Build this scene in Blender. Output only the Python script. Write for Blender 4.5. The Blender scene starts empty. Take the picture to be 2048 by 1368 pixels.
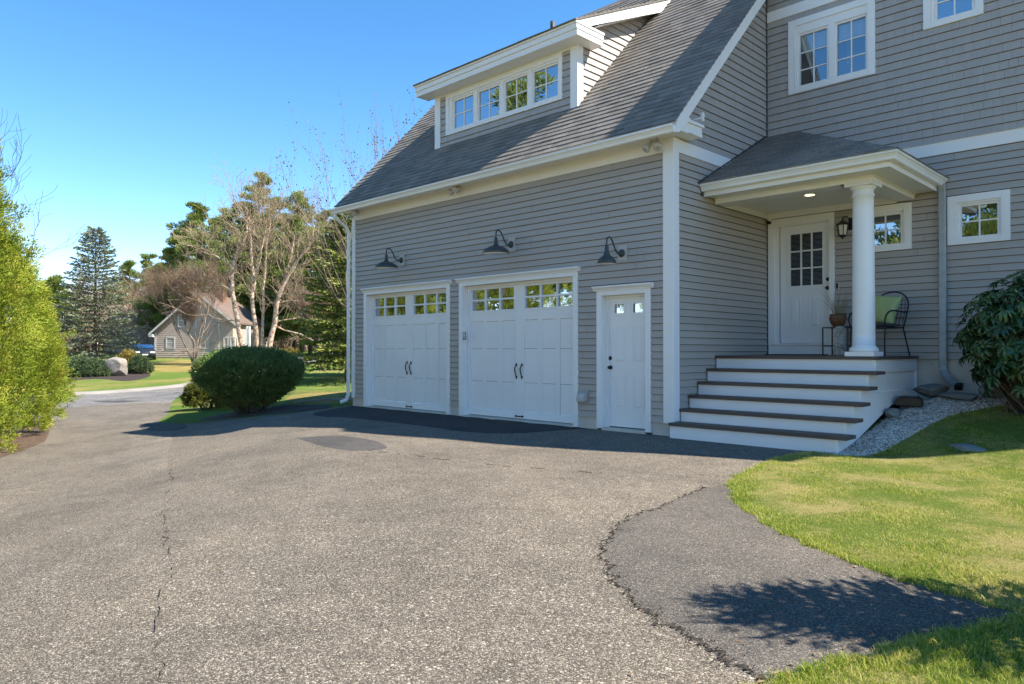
import bpy, bmesh, math, random
import numpy as np
from mathutils import Vector, Matrix, noise
from mathutils.geometry import delaunay_2d_cdt
random.seed(7)
R = math.radians
sc = bpy.context.scene
COL = sc.collection

# ---------------------------------------------------------------- object helpers
def tag(o, label=None, cat=None, group=None, kind=None):
    if label: o['label'] = label
    if cat: o['category'] = cat
    if group: o['group'] = group
    if kind: o['kind'] = kind
    return o

def empty(name, loc=(0, 0, 0), label=None, cat=None, group=None, rz=0.0):
    o = bpy.data.objects.new(name, None)
    o.empty_display_size = .2
    COL.objects.link(o)
    o.location = loc
    o.rotation_euler = (0, 0, rz)
    return tag(o, label, cat, group)

def link_mesh(name, me, mat, parent=None):
    o = bpy.data.objects.new(name, me)
    COL.objects.link(o)
    if mat is not None:
        for m in (mat if isinstance(mat, (list, tuple)) else [mat]):
            me.materials.append(m)
    if parent is not None: o.parent = parent
    return o

class MB:
    def __init__(self):
        self.v = []; self.f = []; self.a = []; self.sm = []
    def add(self, vs, fs, var=None, smooth=False):
        b = len(self.v)
        self.v.extend([tuple(p) for p in vs])
        va = random.random() if var is None else var
        for f in fs:
            self.f.append([b + i for i in f]); self.a.append(va); self.sm.append(smooth)
    def box(self, x0, x1, y0, y1, z0, z1, var=None):
        vs = [(x0, y0, z0), (x1, y0, z0), (x1, y1, z0), (x0, y1, z0), (x0, y0, z1), (x1, y0, z1), (x1, y1, z1), (x0, y1, z1)]
        self.add(vs, [(0, 3, 2, 1), (4, 5, 6, 7), (0, 1, 5, 4), (1, 2, 6, 5), (2, 3, 7, 6), (3, 0, 4, 7)], var)
    def obox(self, c, sx, sy, sz, rot, var=None):
        m = Matrix.Translation(c) @ rot.to_4x4()
        vs = [m @ Vector((x * sx / 2, y * sy / 2, z * sz / 2)) for x, y, z in
              [(-1, -1, -1), (1, -1, -1), (1, 1, -1), (-1, 1, -1), (-1, -1, 1), (1, -1, 1), (1, 1, 1), (-1, 1, 1)]]
        self.add(vs, [(0, 3, 2, 1), (4, 5, 6, 7), (0, 1, 5, 4), (1, 2, 6, 5), (2, 3, 7, 6), (3, 0, 4, 7)], var)
    def poly(self, pts, var=None):
        self.add(pts, [list(range(len(pts)))], var)
    def prism(self, pts, ax, a, b, var=None):
        """2-D outline pts extruded along axis ax from a to b; outline coords are the other two axes in order."""
        def mk(p, t):
            return {'x': (t, p[0], p[1]), 'y': (p[0], t, p[1]), 'z': (p[0], p[1], t)}[ax]
        n = len(pts)
        vs = [mk(p, a) for p in pts] + [mk(p, b) for p in pts]
        fs = [list(range(n)), list(range(2 * n - 1, n - 1, -1))] + [(i, i + n, (i + 1) % n + n, (i + 1) % n) for i in range(n)]
        self.add(vs, fs, var)
    def tube(self, pts, r, n=8, cap=True, var=None, smooth=True):
        pts = [Vector(p) for p in pts]
        rs = r if isinstance(r, (list, tuple)) else [r] * len(pts)
        vs = []; ref = None
        for i, p in enumerate(pts):
            t = (pts[min(i + 1, len(pts) - 1)] - pts[max(i - 1, 0)])
            if t.length < 1e-9: t = Vector((0, 0, 1))
            t.normalize()
            if ref is None: ref = Vector((1, 0, 0)) if abs(t.x) < .8 else Vector((0, 1, 0))
            u = (ref - t * ref.dot(t)).normalized(); w = t.cross(u); ref = u
            for k in range(n):
                a = 2 * math.pi * k / n
                vs.append(p + (u * math.cos(a) + w * math.sin(a)) * rs[i])
        fs = []
        for i in range(len(pts) - 1):
            for k in range(n):
                fs.append((i * n + k, i * n + (k + 1) % n, (i + 1) * n + (k + 1) % n, (i + 1) * n + k))
        if cap:
            fs.append(list(range(n - 1, -1, -1))); fs.append([(len(pts) - 1) * n + k for k in range(n)])
        self.add(vs, fs, var, smooth)
    def lathe(self, prof, c=(0, 0, 0), n=32, var=None, smooth=True, rot=None):
        vs = []
        for r, z in prof:
            for k in range(n):
                a = 2 * math.pi * k / n
                q = Vector((r * math.cos(a), r * math.sin(a), z))
                if rot is not None: q = rot @ q
                vs.append(q + Vector(c))
        fs = []
        for i in range(len(prof) - 1):
            for k in range(n):
                fs.append((i * n + k, i * n + (k + 1) % n, (i + 1) * n + (k + 1) % n, (i + 1) * n + k))
        fs.append(list(range(n - 1, -1, -1))); fs.append([(len(prof) - 1) * n + k for k in range(n)])
        self.add(vs, fs, var, smooth)
    def build(self, name, mat, parent=None, bevel=0.0, loc=None):
        me = bpy.data.meshes.new(name)
        me.from_pydata(self.v, [], self.f)
        me.polygons.foreach_set('use_smooth', self.sm)
        at = me.attributes.new('var', 'FLOAT', 'FACE')
        at.data.foreach_set('value', np.array(self.a, dtype=np.float32))
        if bevel > 0:
            bm = bmesh.new(); bm.from_mesh(me)
            bmesh.ops.remove_doubles(bm, verts=bm.verts, dist=1e-5)
            es = [e for e in bm.edges if len(e.link_faces) == 2 and e.calc_face_angle(0) > .6]
            bmesh.ops.bevel(bm, geom=es, offset=bevel, segments=1, affect='EDGES', profile=.5, clamp_overlap=True)
            bm.to_mesh(me); bm.free()
        me.update()
        o = link_mesh(name, me, mat, parent)
        if loc: o.location = loc
        return o

def np_mesh(name, V, F, mat, parent=None, var=None, smooth=False):
    """V (n,3), F (m,k) arrays -> mesh object, var per face"""
    me = bpy.data.meshes.new(name)
    k = F.shape[1]
    me.vertices.add(len(V)); me.vertices.foreach_set('co', V.astype(np.float32).ravel())
    me.loops.add(F.size); me.loops.foreach_set('vertex_index', F.astype(np.int32).ravel())
    me.polygons.add(len(F))
    me.polygons.foreach_set('loop_start', np.arange(0, F.size, k, dtype=np.int32))
    try: me.polygons.foreach_set('loop_total', np.full(len(F), k, dtype=np.int32))
    except Exception: pass
    me.update(calc_edges=True)
    if smooth: me.polygons.foreach_set('use_smooth', np.ones(len(F), dtype=bool))
    if var is not None:
        at = me.attributes.new('var', 'FLOAT', 'FACE'); at.data.foreach_set('value', np.asarray(var, dtype=np.float32))
    me.validate()
    return link_mesh(name, me, mat, parent)

# ---------------------------------------------------------------- materials
def nodes(name):
    m = bpy.data.materials.new(name); m.use_nodes = True
    nt = m.node_tree; nt.nodes.clear()
    out = nt.nodes.new('ShaderNodeOutputMaterial')
    return m, nt, out
def N(nt, typ, **kw):
    n = nt.nodes.new(typ)
    for k, v in kw.items():
        if k.startswith('i_'):
            n.inputs[k[2:].replace('_', ' ')].default_value = v
        else: setattr(n, k, v)
    return n
def ramp(nt, fac, stops):
    r = nt.nodes.new('ShaderNodeValToRGB')
    el = r.color_ramp.elements
    while len(el) < len(stops): el.new(.5)
    for e, (p, c) in zip(el, stops):
        e.position = p; e.color = (*c, 1) if len(c) == 3 else c
    nt.links.new(fac, r.inputs['Fac'])
    return r.outputs['Color']
def mixc(nt, fac, a, b, mode='MIX'):
    m = nt.nodes.new('ShaderNodeMix'); m.data_type = 'RGBA'; m.blend_type = mode
    for val, idx in ((fac, 0), (a, 6), (b, 7)):
        if isinstance(val, (int, float)): m.inputs[idx].default_value = val
        elif isinstance(val, tuple): m.inputs[idx].default_value = (*val, 1) if len(val) == 3 else val
        else: nt.links.new(val, m.inputs[idx])
    return m.outputs[2]
def math_(nt, op, a, b=0.0):
    m = nt.nodes.new('ShaderNodeMath'); m.operation = op
    for val, idx in ((a, 0), (b, 1)):
        if isinstance(val, (int, float)): m.inputs[idx].default_value = val
        else: nt.links.new(val, m.inputs[idx])
    return m.outputs[0]
def coords(nt, scale=(1, 1, 1)):
    t = nt.nodes.new('ShaderNodeTexCoord'); mp = nt.nodes.new('ShaderNodeMapping')
    nt.links.new(t.outputs['Object'], mp.inputs['Vector']); mp.inputs['Scale'].default_value = scale
    return mp.outputs['Vector']
def noi(nt, vec, scale, detail=4, rough=.55):
    n = N(nt, 'ShaderNodeTexNoise'); n.inputs['Scale'].default_value = scale; n.inputs['Detail'].default_value = detail
    n.inputs['Roughness'].default_value = rough
    nt.links.new(vec, n.inputs['Vector']); return n.outputs['Fac']
def princ(nt, out, color, rough=.6, spec=.5, metal=0.0, bump=None, bstr=.3, bdist=.01):
    p = nt.nodes.new('ShaderNodeBsdfPrincipled')
    if isinstance(color, tuple): p.inputs['Base Color'].default_value = (*color, 1)
    else: nt.links.new(color, p.inputs['Base Color'])
    if isinstance(rough, (int, float)): p.inputs['Roughness'].default_value = rough
    else: nt.links.new(rough, p.inputs['Roughness'])
    p.inputs['Specular IOR Level'].default_value = spec; p.inputs['Metallic'].default_value = metal
    if bump is not None:
        b = nt.nodes.new('ShaderNodeBump'); b.inputs['Strength'].default_value = bstr; b.inputs['Distance'].default_value = bdist
        nt.links.new(bump, b.inputs['Height']); nt.links.new(b.outputs['Normal'], p.inputs['Normal'])
    nt.links.new(p.outputs['BSDF'], out.inputs['Surface'])
    return p
def face_var(nt):
    a = nt.nodes.new('ShaderNodeAttribute'); a.attribute_name = 'var'; return a.outputs['Fac']

def mat(name, base, rough=.6, var=.08, vscale=3.0, facevar=0.0, bump=0.0, bscale=40.0, spec=.4, metal=0.0, stain=None, stretch=(1, 1, 1)):
    m, nt, out = nodes(name)
    vec = coords(nt, stretch)
    lo = tuple(c * (1 - var) for c in base); hi = tuple(min(1, c * (1 + var)) for c in base)
    n1 = noi(nt, vec, vscale, 5)
    col = ramp(nt, n1, [(.3, lo), (.7, hi)])
    if facevar > 0:
        fv = face_var(nt)
        g = math_(nt, 'ADD', math_(nt, 'MULTIPLY', fv, 2 * facevar), 1 - facevar)
        col = mixc(nt, 1.0, col, g, 'MULTIPLY')
    if stain:
        n2 = noi(nt, vec, stain[1], 6, .7)
        f = ramp(nt, n2, [(stain[2], (0, 0, 0)), (stain[2] + .18, (1, 1, 1))])
        col = mixc(nt, f, col, stain[0])
    b = noi(nt, vec, bscale, 3) if bump > 0 else None
    princ(nt, out, col, rough, spec, metal, b, bump, .01)
    return m

def leaf_mat(name, cols, rough=.55, trans=.25, spec=.3, hue_noise=1.2):
    """cols: list of colours spread over the per-leaf value"""
    m, nt, out = nodes(name)
    fv = face_var(nt)
    nz = noi(nt, coords(nt), hue_noise, 3)
    f = math_(nt, 'ADD', math_(nt, 'MULTIPLY', fv, .7), math_(nt, 'SUBTRACT', math_(nt, 'MULTIPLY', nz, .9), .28))
    k = len(cols)
    col = ramp(nt, f, [(i / (k - 1) * .9 + .05, c) for i, c in enumerate(cols)])
    p = nt.nodes.new('ShaderNodeBsdfPrincipled'); nt.links.new(col, p.inputs['Base Color'])
    p.inputs['Roughness'].default_value = rough; p.inputs['Specular IOR Level'].default_value = spec
    if trans > 0:
        t = nt.nodes.new('ShaderNodeBsdfTranslucent'); nt.links.new(col, t.inputs['Color'])
        mx = nt.nodes.new('ShaderNodeMixShader'); mx.inputs['Fac'].default_value = trans
        nt.links.new(p.outputs['BSDF'], mx.inputs[1]); nt.links.new(t.outputs['BSDF'], mx.inputs[2])
        nt.links.new(mx.outputs['Shader'], out.inputs['Surface'])
    else: nt.links.new(p.outputs['BSDF'], out.inputs['Surface'])
    return m

def glass_mat(name, refl=.5, tint=(.9, .95, 1.0), dark=(.012, .013, .014), through=False):
    m, nt, out = nodes(name)
    g = nt.nodes.new('ShaderNodeBsdfGlossy'); g.inputs['Roughness'].default_value = .012; g.inputs['Color'].default_value = (*tint, 1)
    vec = coords(nt); n1 = noi(nt, vec, 1.6, 2)
    b = nt.nodes.new('ShaderNodeBump'); b.inputs['Strength'].default_value = .02; b.inputs['Distance'].default_value = .05
    nt.links.new(n1, b.inputs['Height']); nt.links.new(b.outputs['Normal'], g.inputs['Normal'])
    if through:
        d = nt.nodes.new('ShaderNodeBsdfTransparent'); d.inputs['Color'].default_value = (.62, .68, .7, 1)
    else:
        d = nt.nodes.new('ShaderNodeBsdfDiffuse'); d.inputs['Color'].default_value = (*dark, 1)
    lw = nt.nodes.new('ShaderNodeLayerWeight'); lw.inputs['Blend'].default_value = .35
    f = math_(nt, 'ADD', math_(nt, 'MULTIPLY', lw.outputs['Fresnel'], .5), refl)
    mx = nt.nodes.new('ShaderNodeMixShader'); nt.links.new(f, mx.inputs['Fac'])
    nt.links.new(d.outputs['BSDF'], mx.inputs[1]); nt.links.new(g.outputs['BSDF'], mx.inputs[2])
    nt.links.new(mx.outputs['Shader'], out.inputs['Surface'])
    return m

M = {}
M['white'] = mat('white_trim_paint', (.79, .785, .765), .42, .025, 1.5, bump=.03, bscale=60)
M['door_white'] = mat('white_door_paint', (.78, .78, .77), .36, .03, 1.2, bump=.03, bscale=90, stain=((.66, .65, .61), 1.7, .66))
M['riser_white'] = mat('white_riser_board', (.76, .77, .77), .5, .03, 2.0, stain=((.5, .5, .47), 2.2, .68))
M['siding'] = mat('taupe_vinyl_siding', (.385, .350, .310), .5, .035, 1.2, facevar=.045, bump=.14, bscale=12, stretch=(.35, .35, 6))
M['shake'] = mat('taupe_shingle_siding', (.385, .355, .325), .55, .04, 2.0, facevar=.03, bump=.22, bscale=26, stretch=(7, 7, .5))
M['concrete'] = mat('weathered_concrete', (.56, .52, .45), .85, .14, 2.5, bump=.3, bscale=30, stain=((.30, .28, .23), 2.6, .58))
M['lead'] = mat('dark_lead_strip', (.06, .06, .062), .6, .1)
M['black_iron'] = mat('black_wrought_iron', (.016, .016, .017), .4, .1, 8)
M['lamp_green'] = mat('dark_bronze_enamel', (.050, .058, .056), .42, .1, 8)
M['lamp_in'] = mat('white_enamel_inside', (.75, .73, .68), .35, .02)
M['gutter'] = mat('white_aluminium_gutter', (.77, .77, .74), .4, .035, 1.0, stain=((.5, .49, .43), 1.4, .66))
M['galv'] = mat('grey_galvanised_downspout', (.33, .37, .38), .45, .12, 9, metal=.35)
M['tread'] = mat('dark_brown_composite_tread', (.085, .062, .054), .55, .10, 4, facevar=.08, bump=.15, bscale=40, stretch=(.4, 8, 8))
M['beige'] = mat('beige_plastic', (.47, .44, .40), .5, .04)
M['grey_plastic'] = mat('grey_plastic', (.33, .31, .30), .5, .04)
M['black_plastic'] = mat('black_plastic', (.014, .014, .015), .35, .1)
M['glass'] = glass_mat('window_glass', .42)
M['glass_dark'] = glass_mat('dark_door_glass', .10)
M['glass_clear'] = glass_mat('clear_window_glass', .26, through=True)
M['glass_garage'] = glass_mat('garage_door_glass', .45)
M['dark_room'] = mat('dim_room_wall', (.02, .018, .016), .9, .2, 2)
M['blind'] = mat('white_fabric_blind', (.8, .8, .76), .8, .1, 5)
M['lawn_seed'] = None
# ---------------------------------------------------------------- extra materials
def shingle_roof_mat():
    m, nt, out = nodes('charcoal_asphalt_shingles')
    fv = face_var(nt); vec = coords(nt)
    col = ramp(nt, fv, [(0, (.19, .170, .148)), (.35, (.225, .202, .178)), (.7, (.265, .238, .209)), (1, (.205, .186, .164))])
    gran = noi(nt, vec, 220, 2)
    col = mixc(nt, 1, col, ramp(nt, gran, [(.3, (.6, .6, .6)), (.7, (1.35, 1.35, 1.35))]), 'MULTIPLY')
    big = noi(nt, coords(nt, (1.6, .25, .25)), .8, 5, .65)
    col = mixc(nt, 1, col, ramp(nt, big, [(.35, (.84, .85, .86)), (.62, (1.05, 1.04, 1.02))]), 'MULTIPLY')
    princ(nt, out, col, .92, .15, 0, gran, .5, .004)
    return m
M['roof'] = shingle_roof_mat()

# ---------------------------------------------------------------- lapped fields (clapboard, shakes, roof shingles)
def clip_convex(poly, clip):
    out = poly
    n = len(clip)
    for i in range(n):
        ax, ay = clip[i]; bx, by = clip[(i + 1) % n]
        inp = out; out = []
        if not inp: return []
        def side(p): return (bx - ax) * (p[1] - ay) - (by - ay) * (p[0] - ax)
        for k in range(len(inp)):
            p, q = inp[k], inp[(k + 1) % len(inp)]
            sp, sq = side(p), side(q)
            if sp >= -1e-9: out.append(p)
            if (sp > 1e-9 and sq < -1e-9) or (sp < -1e-9 and sq > 1e-9):
                t = sp / (sp - sq); out.append((p[0] + (q[0] - p[0]) * t, p[1] + (q[1] - p[1]) * t))
    return out

def rect_minus(r, holes):
    rs = [r]
    for h0, h1, g0, g1 in holes:
        nx = []
        for (a, b, c, d) in rs:
            if h1 <= a or h0 >= b or g1 <= c or g0 >= d: nx.append((a, b, c, d)); continue
            if h0 > a: nx.append((a, h0, c, d))
            if h1 < b: nx.append((h1, b, c, d))
            lo, hi = max(a, h0), min(b, h1)
            if g0 > c: nx.append((lo, hi, c, g0))
            if g1 < d: nx.append((lo, hi, g1, d))
        rs = nx
    return rs

def field(mb, O, U, V, Nn, clips, u0, u1, v0, v1, expo, wmin, wmax, thick, gap, holes=(), jit=0.0, seed=1, thin=.002, slot=0.0):
    """rows of lapped tabs on the plane O + u U + v V, clipped to the convex outlines in clips (u,v); Nn points outward"""
    rng = random.Random(seed)
    O, U, V, Nn = Vector(O), Vector(U), Vector(V), Vector(Nn)
    flip = U.cross(V).dot(Nn) < 0
    v = v0; row = 0
    while v < v1 - 1e-6:
        va, vb = v, min(v + expo, v1)
        u = u0 - rng.random() * wmax
        while u < u1:
            w = rng.uniform(wmin, wmax)
            ua, ub = max(u, u0) + gap / 2, min(u + w, u1) - gap / 2
            u += w
            if ub - ua < .004: continue
            t = thick + (rng.random() - .5) * jit
            dv = (rng.random() - .5) * jit * .6
            var = rng.random()
            for (a, b, c, d) in rect_minus((ua, ub, va, vb - (slot if vb - va > 3 * slot else 0)), holes):
                for cl in clips:
                    pg = clip_convex([(a, c), (b, c), (b, d), (a, d)], cl)
                    if len(pg) < 3: continue
                    def P(p):
                        k = (p[1] - va) / expo
                        return O + U * p[0] + V * (p[1] + (dv if p[1] <= va + 1e-6 else 0)) + Nn * (t * (1 - k) + thin)
                    pts = [P(p) for p in pg]
                    if flip: pts = pts[::-1]
                    mb.add(pts, [list(range(len(pts)))], var)
                    n = len(pg)
                    for i in range(n):
                        p, q = pg[i], pg[(i + 1) % n]
                        if (abs(p[1] - va) < 1e-6 and abs(q[1] - va) < 1e-6) or (jit > 0 and abs(p[0] - q[0]) < 1e-6):
                            A, B = P(p), P(q)
                            ev = [A, B, B - Nn * (t + thin), A - Nn * (t + thin)]
                            mb.add(ev if flip else ev[::-1], [(0, 1, 2, 3)], var)
        v += expo; row += 1

X_, Y_, Z_ = Vector((1, 0, 0)), Vector((0, 1, 0)), Vector((0, 0, 1))
OUTF = Vector((0, -1, 0))

house = empty('house', (0, 0, 0), 'taupe shingled house with attached two door garage wing, white trim and raised side porch', 'house')
S = 1.035                        # pitch of the garage roof
def rz(y): return 4.86 + S * y   # top of that roof
RIDGE_Y, XL, D = 4.11, -8.43, 3.02
RZ = rz(RIDGE_Y)

# -- walls
def rect(u0, u1, v0, v1): return [(u0, v0), (u1, v0), (u1, v1), (u0, v1)]
mb = MB()
g_holes = [(-7.93, -5.02, -.5, 2.55), (-4.73, -1.80, -.5, 2.55), (-1.38, -.39, -.5, 2.2)]
field(mb, (0, 0, 0), X_, Z_, OUTF, [rect(-8.31, -.15, .16, 4.17)], -8.31, -.15, .16, 4.17, .1055, 2.4, 3.8, 0.022, .003, g_holes, seed=3, slot=.0062)
mb.build('clapboard_front_wall', M['siding'], house)
mb = MB()
field(mb, (0, 0, 0), Y_, Z_, X_, [rect(.12, D, .16, 4.17)], .12, D, .16, 4.17, .1055, 5, 6, 0.022, .003, seed=4, slot=.0062)
mb.build('clapboard_side_wall', M['siding'], house)
mb = MB()
tri = [(0, 4.34), (D, 4.34), (D, rz(D) - .1), (-.1, rz(-.1) - .1)]
field(mb, (0, 0, 0), Y_, Z_, X_, [tri], -.1, D, 4.34, 8.0, .127, .10, .22, 0.021, .0024, jit=.002, seed=5, slot=.0062)
mb.build('shingle_gable_wall', M['shake'], house)
WR = 7.9                        # right end of the main wing
mb = MB()
m_holes = [(.06, 1.15, 1.0, 3.49), (1.57, 2.31, 2.81, 3.49), (2.84, 3.58, 2.81, 3.49)]
field(mb, (0, D, 0), X_, Z_, OUTF, [rect(0, WR, 1.10, 4.17)], 0, WR, 1.10, 4.17, .1055, 2.8, 3.8, 0.022, .003, m_holes, seed=6, slot=.0062)
mb.build('clapboard_main_wall', M['siding'], house)
mb = MB()
ms_holes = [(.43, 1.80, 5.64, 6.86), (2.53, 3.28, 6.12, 6.86)]
PKX, PKZ = 4.6, 11.0
def mz(x): return 7.80 + (PKZ - 7.80) * x / PKX if x < PKX else PKZ - .93 * (x - PKX)
gab = [(0, 7.16), (WR, 7.16), (WR, mz(WR) - .15), (PKX, PKZ - .15), (0, 7.65)]
field(mb, (0, D, 0), X_, Z_, OUTF, [rect(0, WR, 4.34, 7.0)], 0, WR, 4.34, 7.0, .127, .10, .24, 0.021, .0024, ms_holes, jit=.002, seed=7, slot=.0062)
field(mb, (0, D, 0), X_, Z_, OUTF, [gab], 0, WR, 7.16, 10, .127, .10, .24, 0.021, .0024, jit=.002, seed=8, slot=.0062)
mb.build('shingle_main_wall', M['shake'], house)

# -- solid cores behind the cladding, so that no light leaks through
mb = MB()
mb.prism([(.03, -.1), (8.2, -.1), (8.2, rz(.03) - .15), (RIDGE_Y, RZ - .15), (.03, rz(.03) - .15)], 'x', XL + .01, XL + .1)       # left gable
for (a, b) in ((XL + .1, -7.9), (-5.06, -4.68), (-1.84, -1.36), (-.42, -.004)): mb.box(a, b, .004, .1, .162, 4.3)
for (a, b, z) in ((-7.9, -5.06, 2.5), (-4.68, -1.84, 2.5), (-1.36, -.42, 2.14)): mb.box(a, b, .004, .1, z, 4.3)
mb.box(-.1, -.004, .1, D, .162, 4.9)
mb.prism([(.1, 4.9), (D, 4.9), (D, rz(D) - .1), (.1, 4.92)], 'x', -.1, -.004)
mb.box(XL + .1, -.1, .6, .62, .0, 4.3)                                       # inner partition behind the doors
mb.build('garage_core_wall', M['dark_room'], house)
mb = MB()
def frame_core(x0, x1, z0, z1, holes):
    for r in rect_minus((x0, x1, z0, z1), holes): mb.box(r[0], r[1], D + .004, D + .1, r[2], r[3])
frame_core(.0, WR, 1.102, 7.6, [(.19, 1.1, 1.3, 3.42), (1.66, 2.24, 2.88, 3.4), (2.92, 3.5, 2.88, 3.4), (.5, 1.72, 5.7, 6.75), (2.6, 3.2, 6.18, 6.8)])
mb.prism([(0, 7.6), (WR, 7.6), (WR, mz(WR) - .15), (PKX, PKZ - .15), (0, 7.65)], 'y', D + .004, D + .1)
mb.box(0.0, .1, D + .1, 12.5, .2, 7.6); mb.box(WR - .1, WR, D + .1, 12.5, .2, 7.6); mb.box(0, WR, 12.5, 12.6, .2, 7.6)
mb.box(.1, WR - .1, D + .42, D + .44, .2, 7.6)
mb.build('main_core_wall', M['dark_room'], house)

# -- foundation
mb = MB()
for (a, b) in ((XL, -7.95), (-5.0, -4.745), (-1.787, -1.40), (-.375, -.012)): mb.box(a, b, .012, .2, -.6, .158)
mb.box(-.012, -.2 + .19, .012, D, -.6, .158)
mb.box(.0, WR, D + .012, D + .3, -.6, 1.097)
for (a, b) in ((-7.85, -5.10), (-4.63, -1.88)): mb.box(a, b, -.05, .3, -.3, -.004)
mb.box(-1.30, -.475, -.03, .3, -.3, .012)
mb.build('foundation', M['concrete'], house)

# -- trim boards
mb = MB()
mb.box(XL, -8.30, -.028, .12, .158, 4.36)
mb.build('corner_board', M['white'], house, .003)
mb = MB()
mb.prism([(-.157, -.028), (.028, -.028), (.028, .125), (.0, .125), (.0, .0), (-.157, .0)], 'z', .158, 4.36)
mb.build('corner_board', M['white'], house, .003)
mb = MB()
mb.box(-8.30, -.157, -.022, .0, 4.165, 4.36)
mb.build('frieze_board', M['white'], house)
mb = MB()
mb.box(0, .024, .125, D - .03, 4.163, 4.35)
mb.build('band_board', M['white'], house, .002)
mb = MB(); mb.box(0.03, WR, D - .026, D, 6.99, 7.17)
mb.build('band_board', M['white'], house, .002)
mb = MB()
mb.box(0.03, WR, D - .026, D, 4.163, 4.35)
mb.prism([(D - .05, 4.352), (D + .0, 4.352), (D + .0, 4.366)], 'x', .03, WR)
mb.build('band_board', M['white'], house, .002)
mb = MB()
mb.box(.014, .034, D - .034, D - .014, 1.12, 8.0)
mb.build('inner_corner_strip', M['lead'], house)
# soffit, fascia and rake of the garage roof
mb = MB()
mb.box(-8.62, .27, -.312, -.0, 4.36, 4.378)
mb.box(-8.62, .27, -.335, -.312, 4.352, 4.50)
mb.build('eave_soffit', M['white'], house)
mb = MB()
pr = [(0, .0), (-.072, .0), (-.084, .012), (-.088, .040), (-.112, .074), (-.128, .082), (-.128, .112), (-.118, .112), (-.118, .09), (0, .09)]
mb.prism([(-.337 + a, 4.30 + b) for a, b in pr], 'x', -8.66, .272)
mb.build('gutter', M['gutter'], house)
def rake(y0, y1, off_t, off_b, x0, x1):
    mb.prism([(y0, rz(y0) + off_b), (y1, rz(y1) + off_b), (y1, rz(y1) + off_t), (y0, rz(y0) + off_t)], 'x', x0, x1)
mb = MB()
rake(-.26, D - .32, -.065, -.27, .235, .262)
rake(-.32, D - .32, -.012, -.075, .240, .285)
rake(.0, D - .32, -.24, -.225, .0, .235)                                      # sloping soffit
mb.box(.0, .262, -.311, .39, 4.379, 4.43)                                     # boxed eave return
mb.box(.03, .258, -.29, .385, 4.43, 4.52)
mb.box(.03, .285, -.18, .41, 4.52, 4.565)
mb.prism([(-.35, 4.31), (-.29, 4.31), (.03, 4.575), (-.20, 4.625), (-.34, 4.485)], 'x', .247, .287)
mb.box(.20, .245, -.325, -.3, 4.36, 4.50)
mb.build('rake_board', M['white'], house, .003)
mb = MB()
rake(-.32, RIDGE_Y, -.012, -.23, -8.60, -8.57)
rake(.0, RIDGE_Y, -.24, -.225, -8.57, XL)
mb.build('rake_board', M['white'], house, .003)
# roofs
nS = Vector((0, -S, 1)).normalized(); vS = Vector((0, 1, S)).normalized(); kS = math.sqrt(1 + S * S)
Y0 = -.385
mb = MB()
vm = (RIDGE_Y - Y0) * kS
vc = (D - .02 - Y0) * kS
field(mb, (0, Y0, rz(Y0)), X_, vS, nS, [rect(-8.60, -.0, 0, vm), rect(0, .29, 0, vc)], -8.60, .29, 0, vm, .142, .16, .34, .013, .0015, jit=.007, seed=11)
mb.poly([(-8.60, Y0, rz(Y0) - .004), (-8.6, RIDGE_Y, RZ - .004), (0, RIDGE_Y, RZ - .004), (0, Y0, rz(Y0) - .004)])
mb.poly([(0, Y0, rz(Y0) - .004), (.29, Y0, rz(Y0) - .004), (.29, D, rz(D) - .004), (0, D, rz(D) - .004)])
mb.poly([(-8.6, RIDGE_Y, RZ), (-8.6, 8.6, rz(-.38)), (0, 8.6, rz(-.38)), (0, RIDGE_Y, RZ)])
mb.prism([(RIDGE_Y - .1, RZ - .09), (RIDGE_Y, RZ + .025), (RIDGE_Y + .1, RZ - .09)], 'x', -8.6, 0)
mb.build('garage_roof', M['roof'], house)
mb = MB()
for x0, x1 in ((-.32, PKX), (PKX, WR + .32)):
    a = [(x0, D - .33), (x1, D - .33), (x1, 12.8), (x0, 12.8)]
    z = [mz(x0), mz(x1), mz(x1), mz(x0)]
    top = [(p[0], p[1], q) for p, q in zip(a, z)]; bot = [(p[0], p[1], q - .16) for p, q in zip(a, z)]
    mb.add(top + bot, [(0, 1, 2, 3), (7, 6, 5, 4), (0, 4, 5, 1), (1, 5, 6, 2), (2, 6, 7, 3), (3, 7, 4, 0)])
mb.build('main_roof', M['roof'], house)
mb = MB()
mb.prism([(-.33, mz(-.33) - .005), (-.33, mz(-.33) - .2), (PKX, PKZ - .2), (WR + .33, mz(WR + .33) - .2), (WR + .33, mz(WR + .33) - .005), (PKX, PKZ - .005)], 'y', D - .36, D - .332)
mb.build('main_rake_board', M['white'], house)

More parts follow.
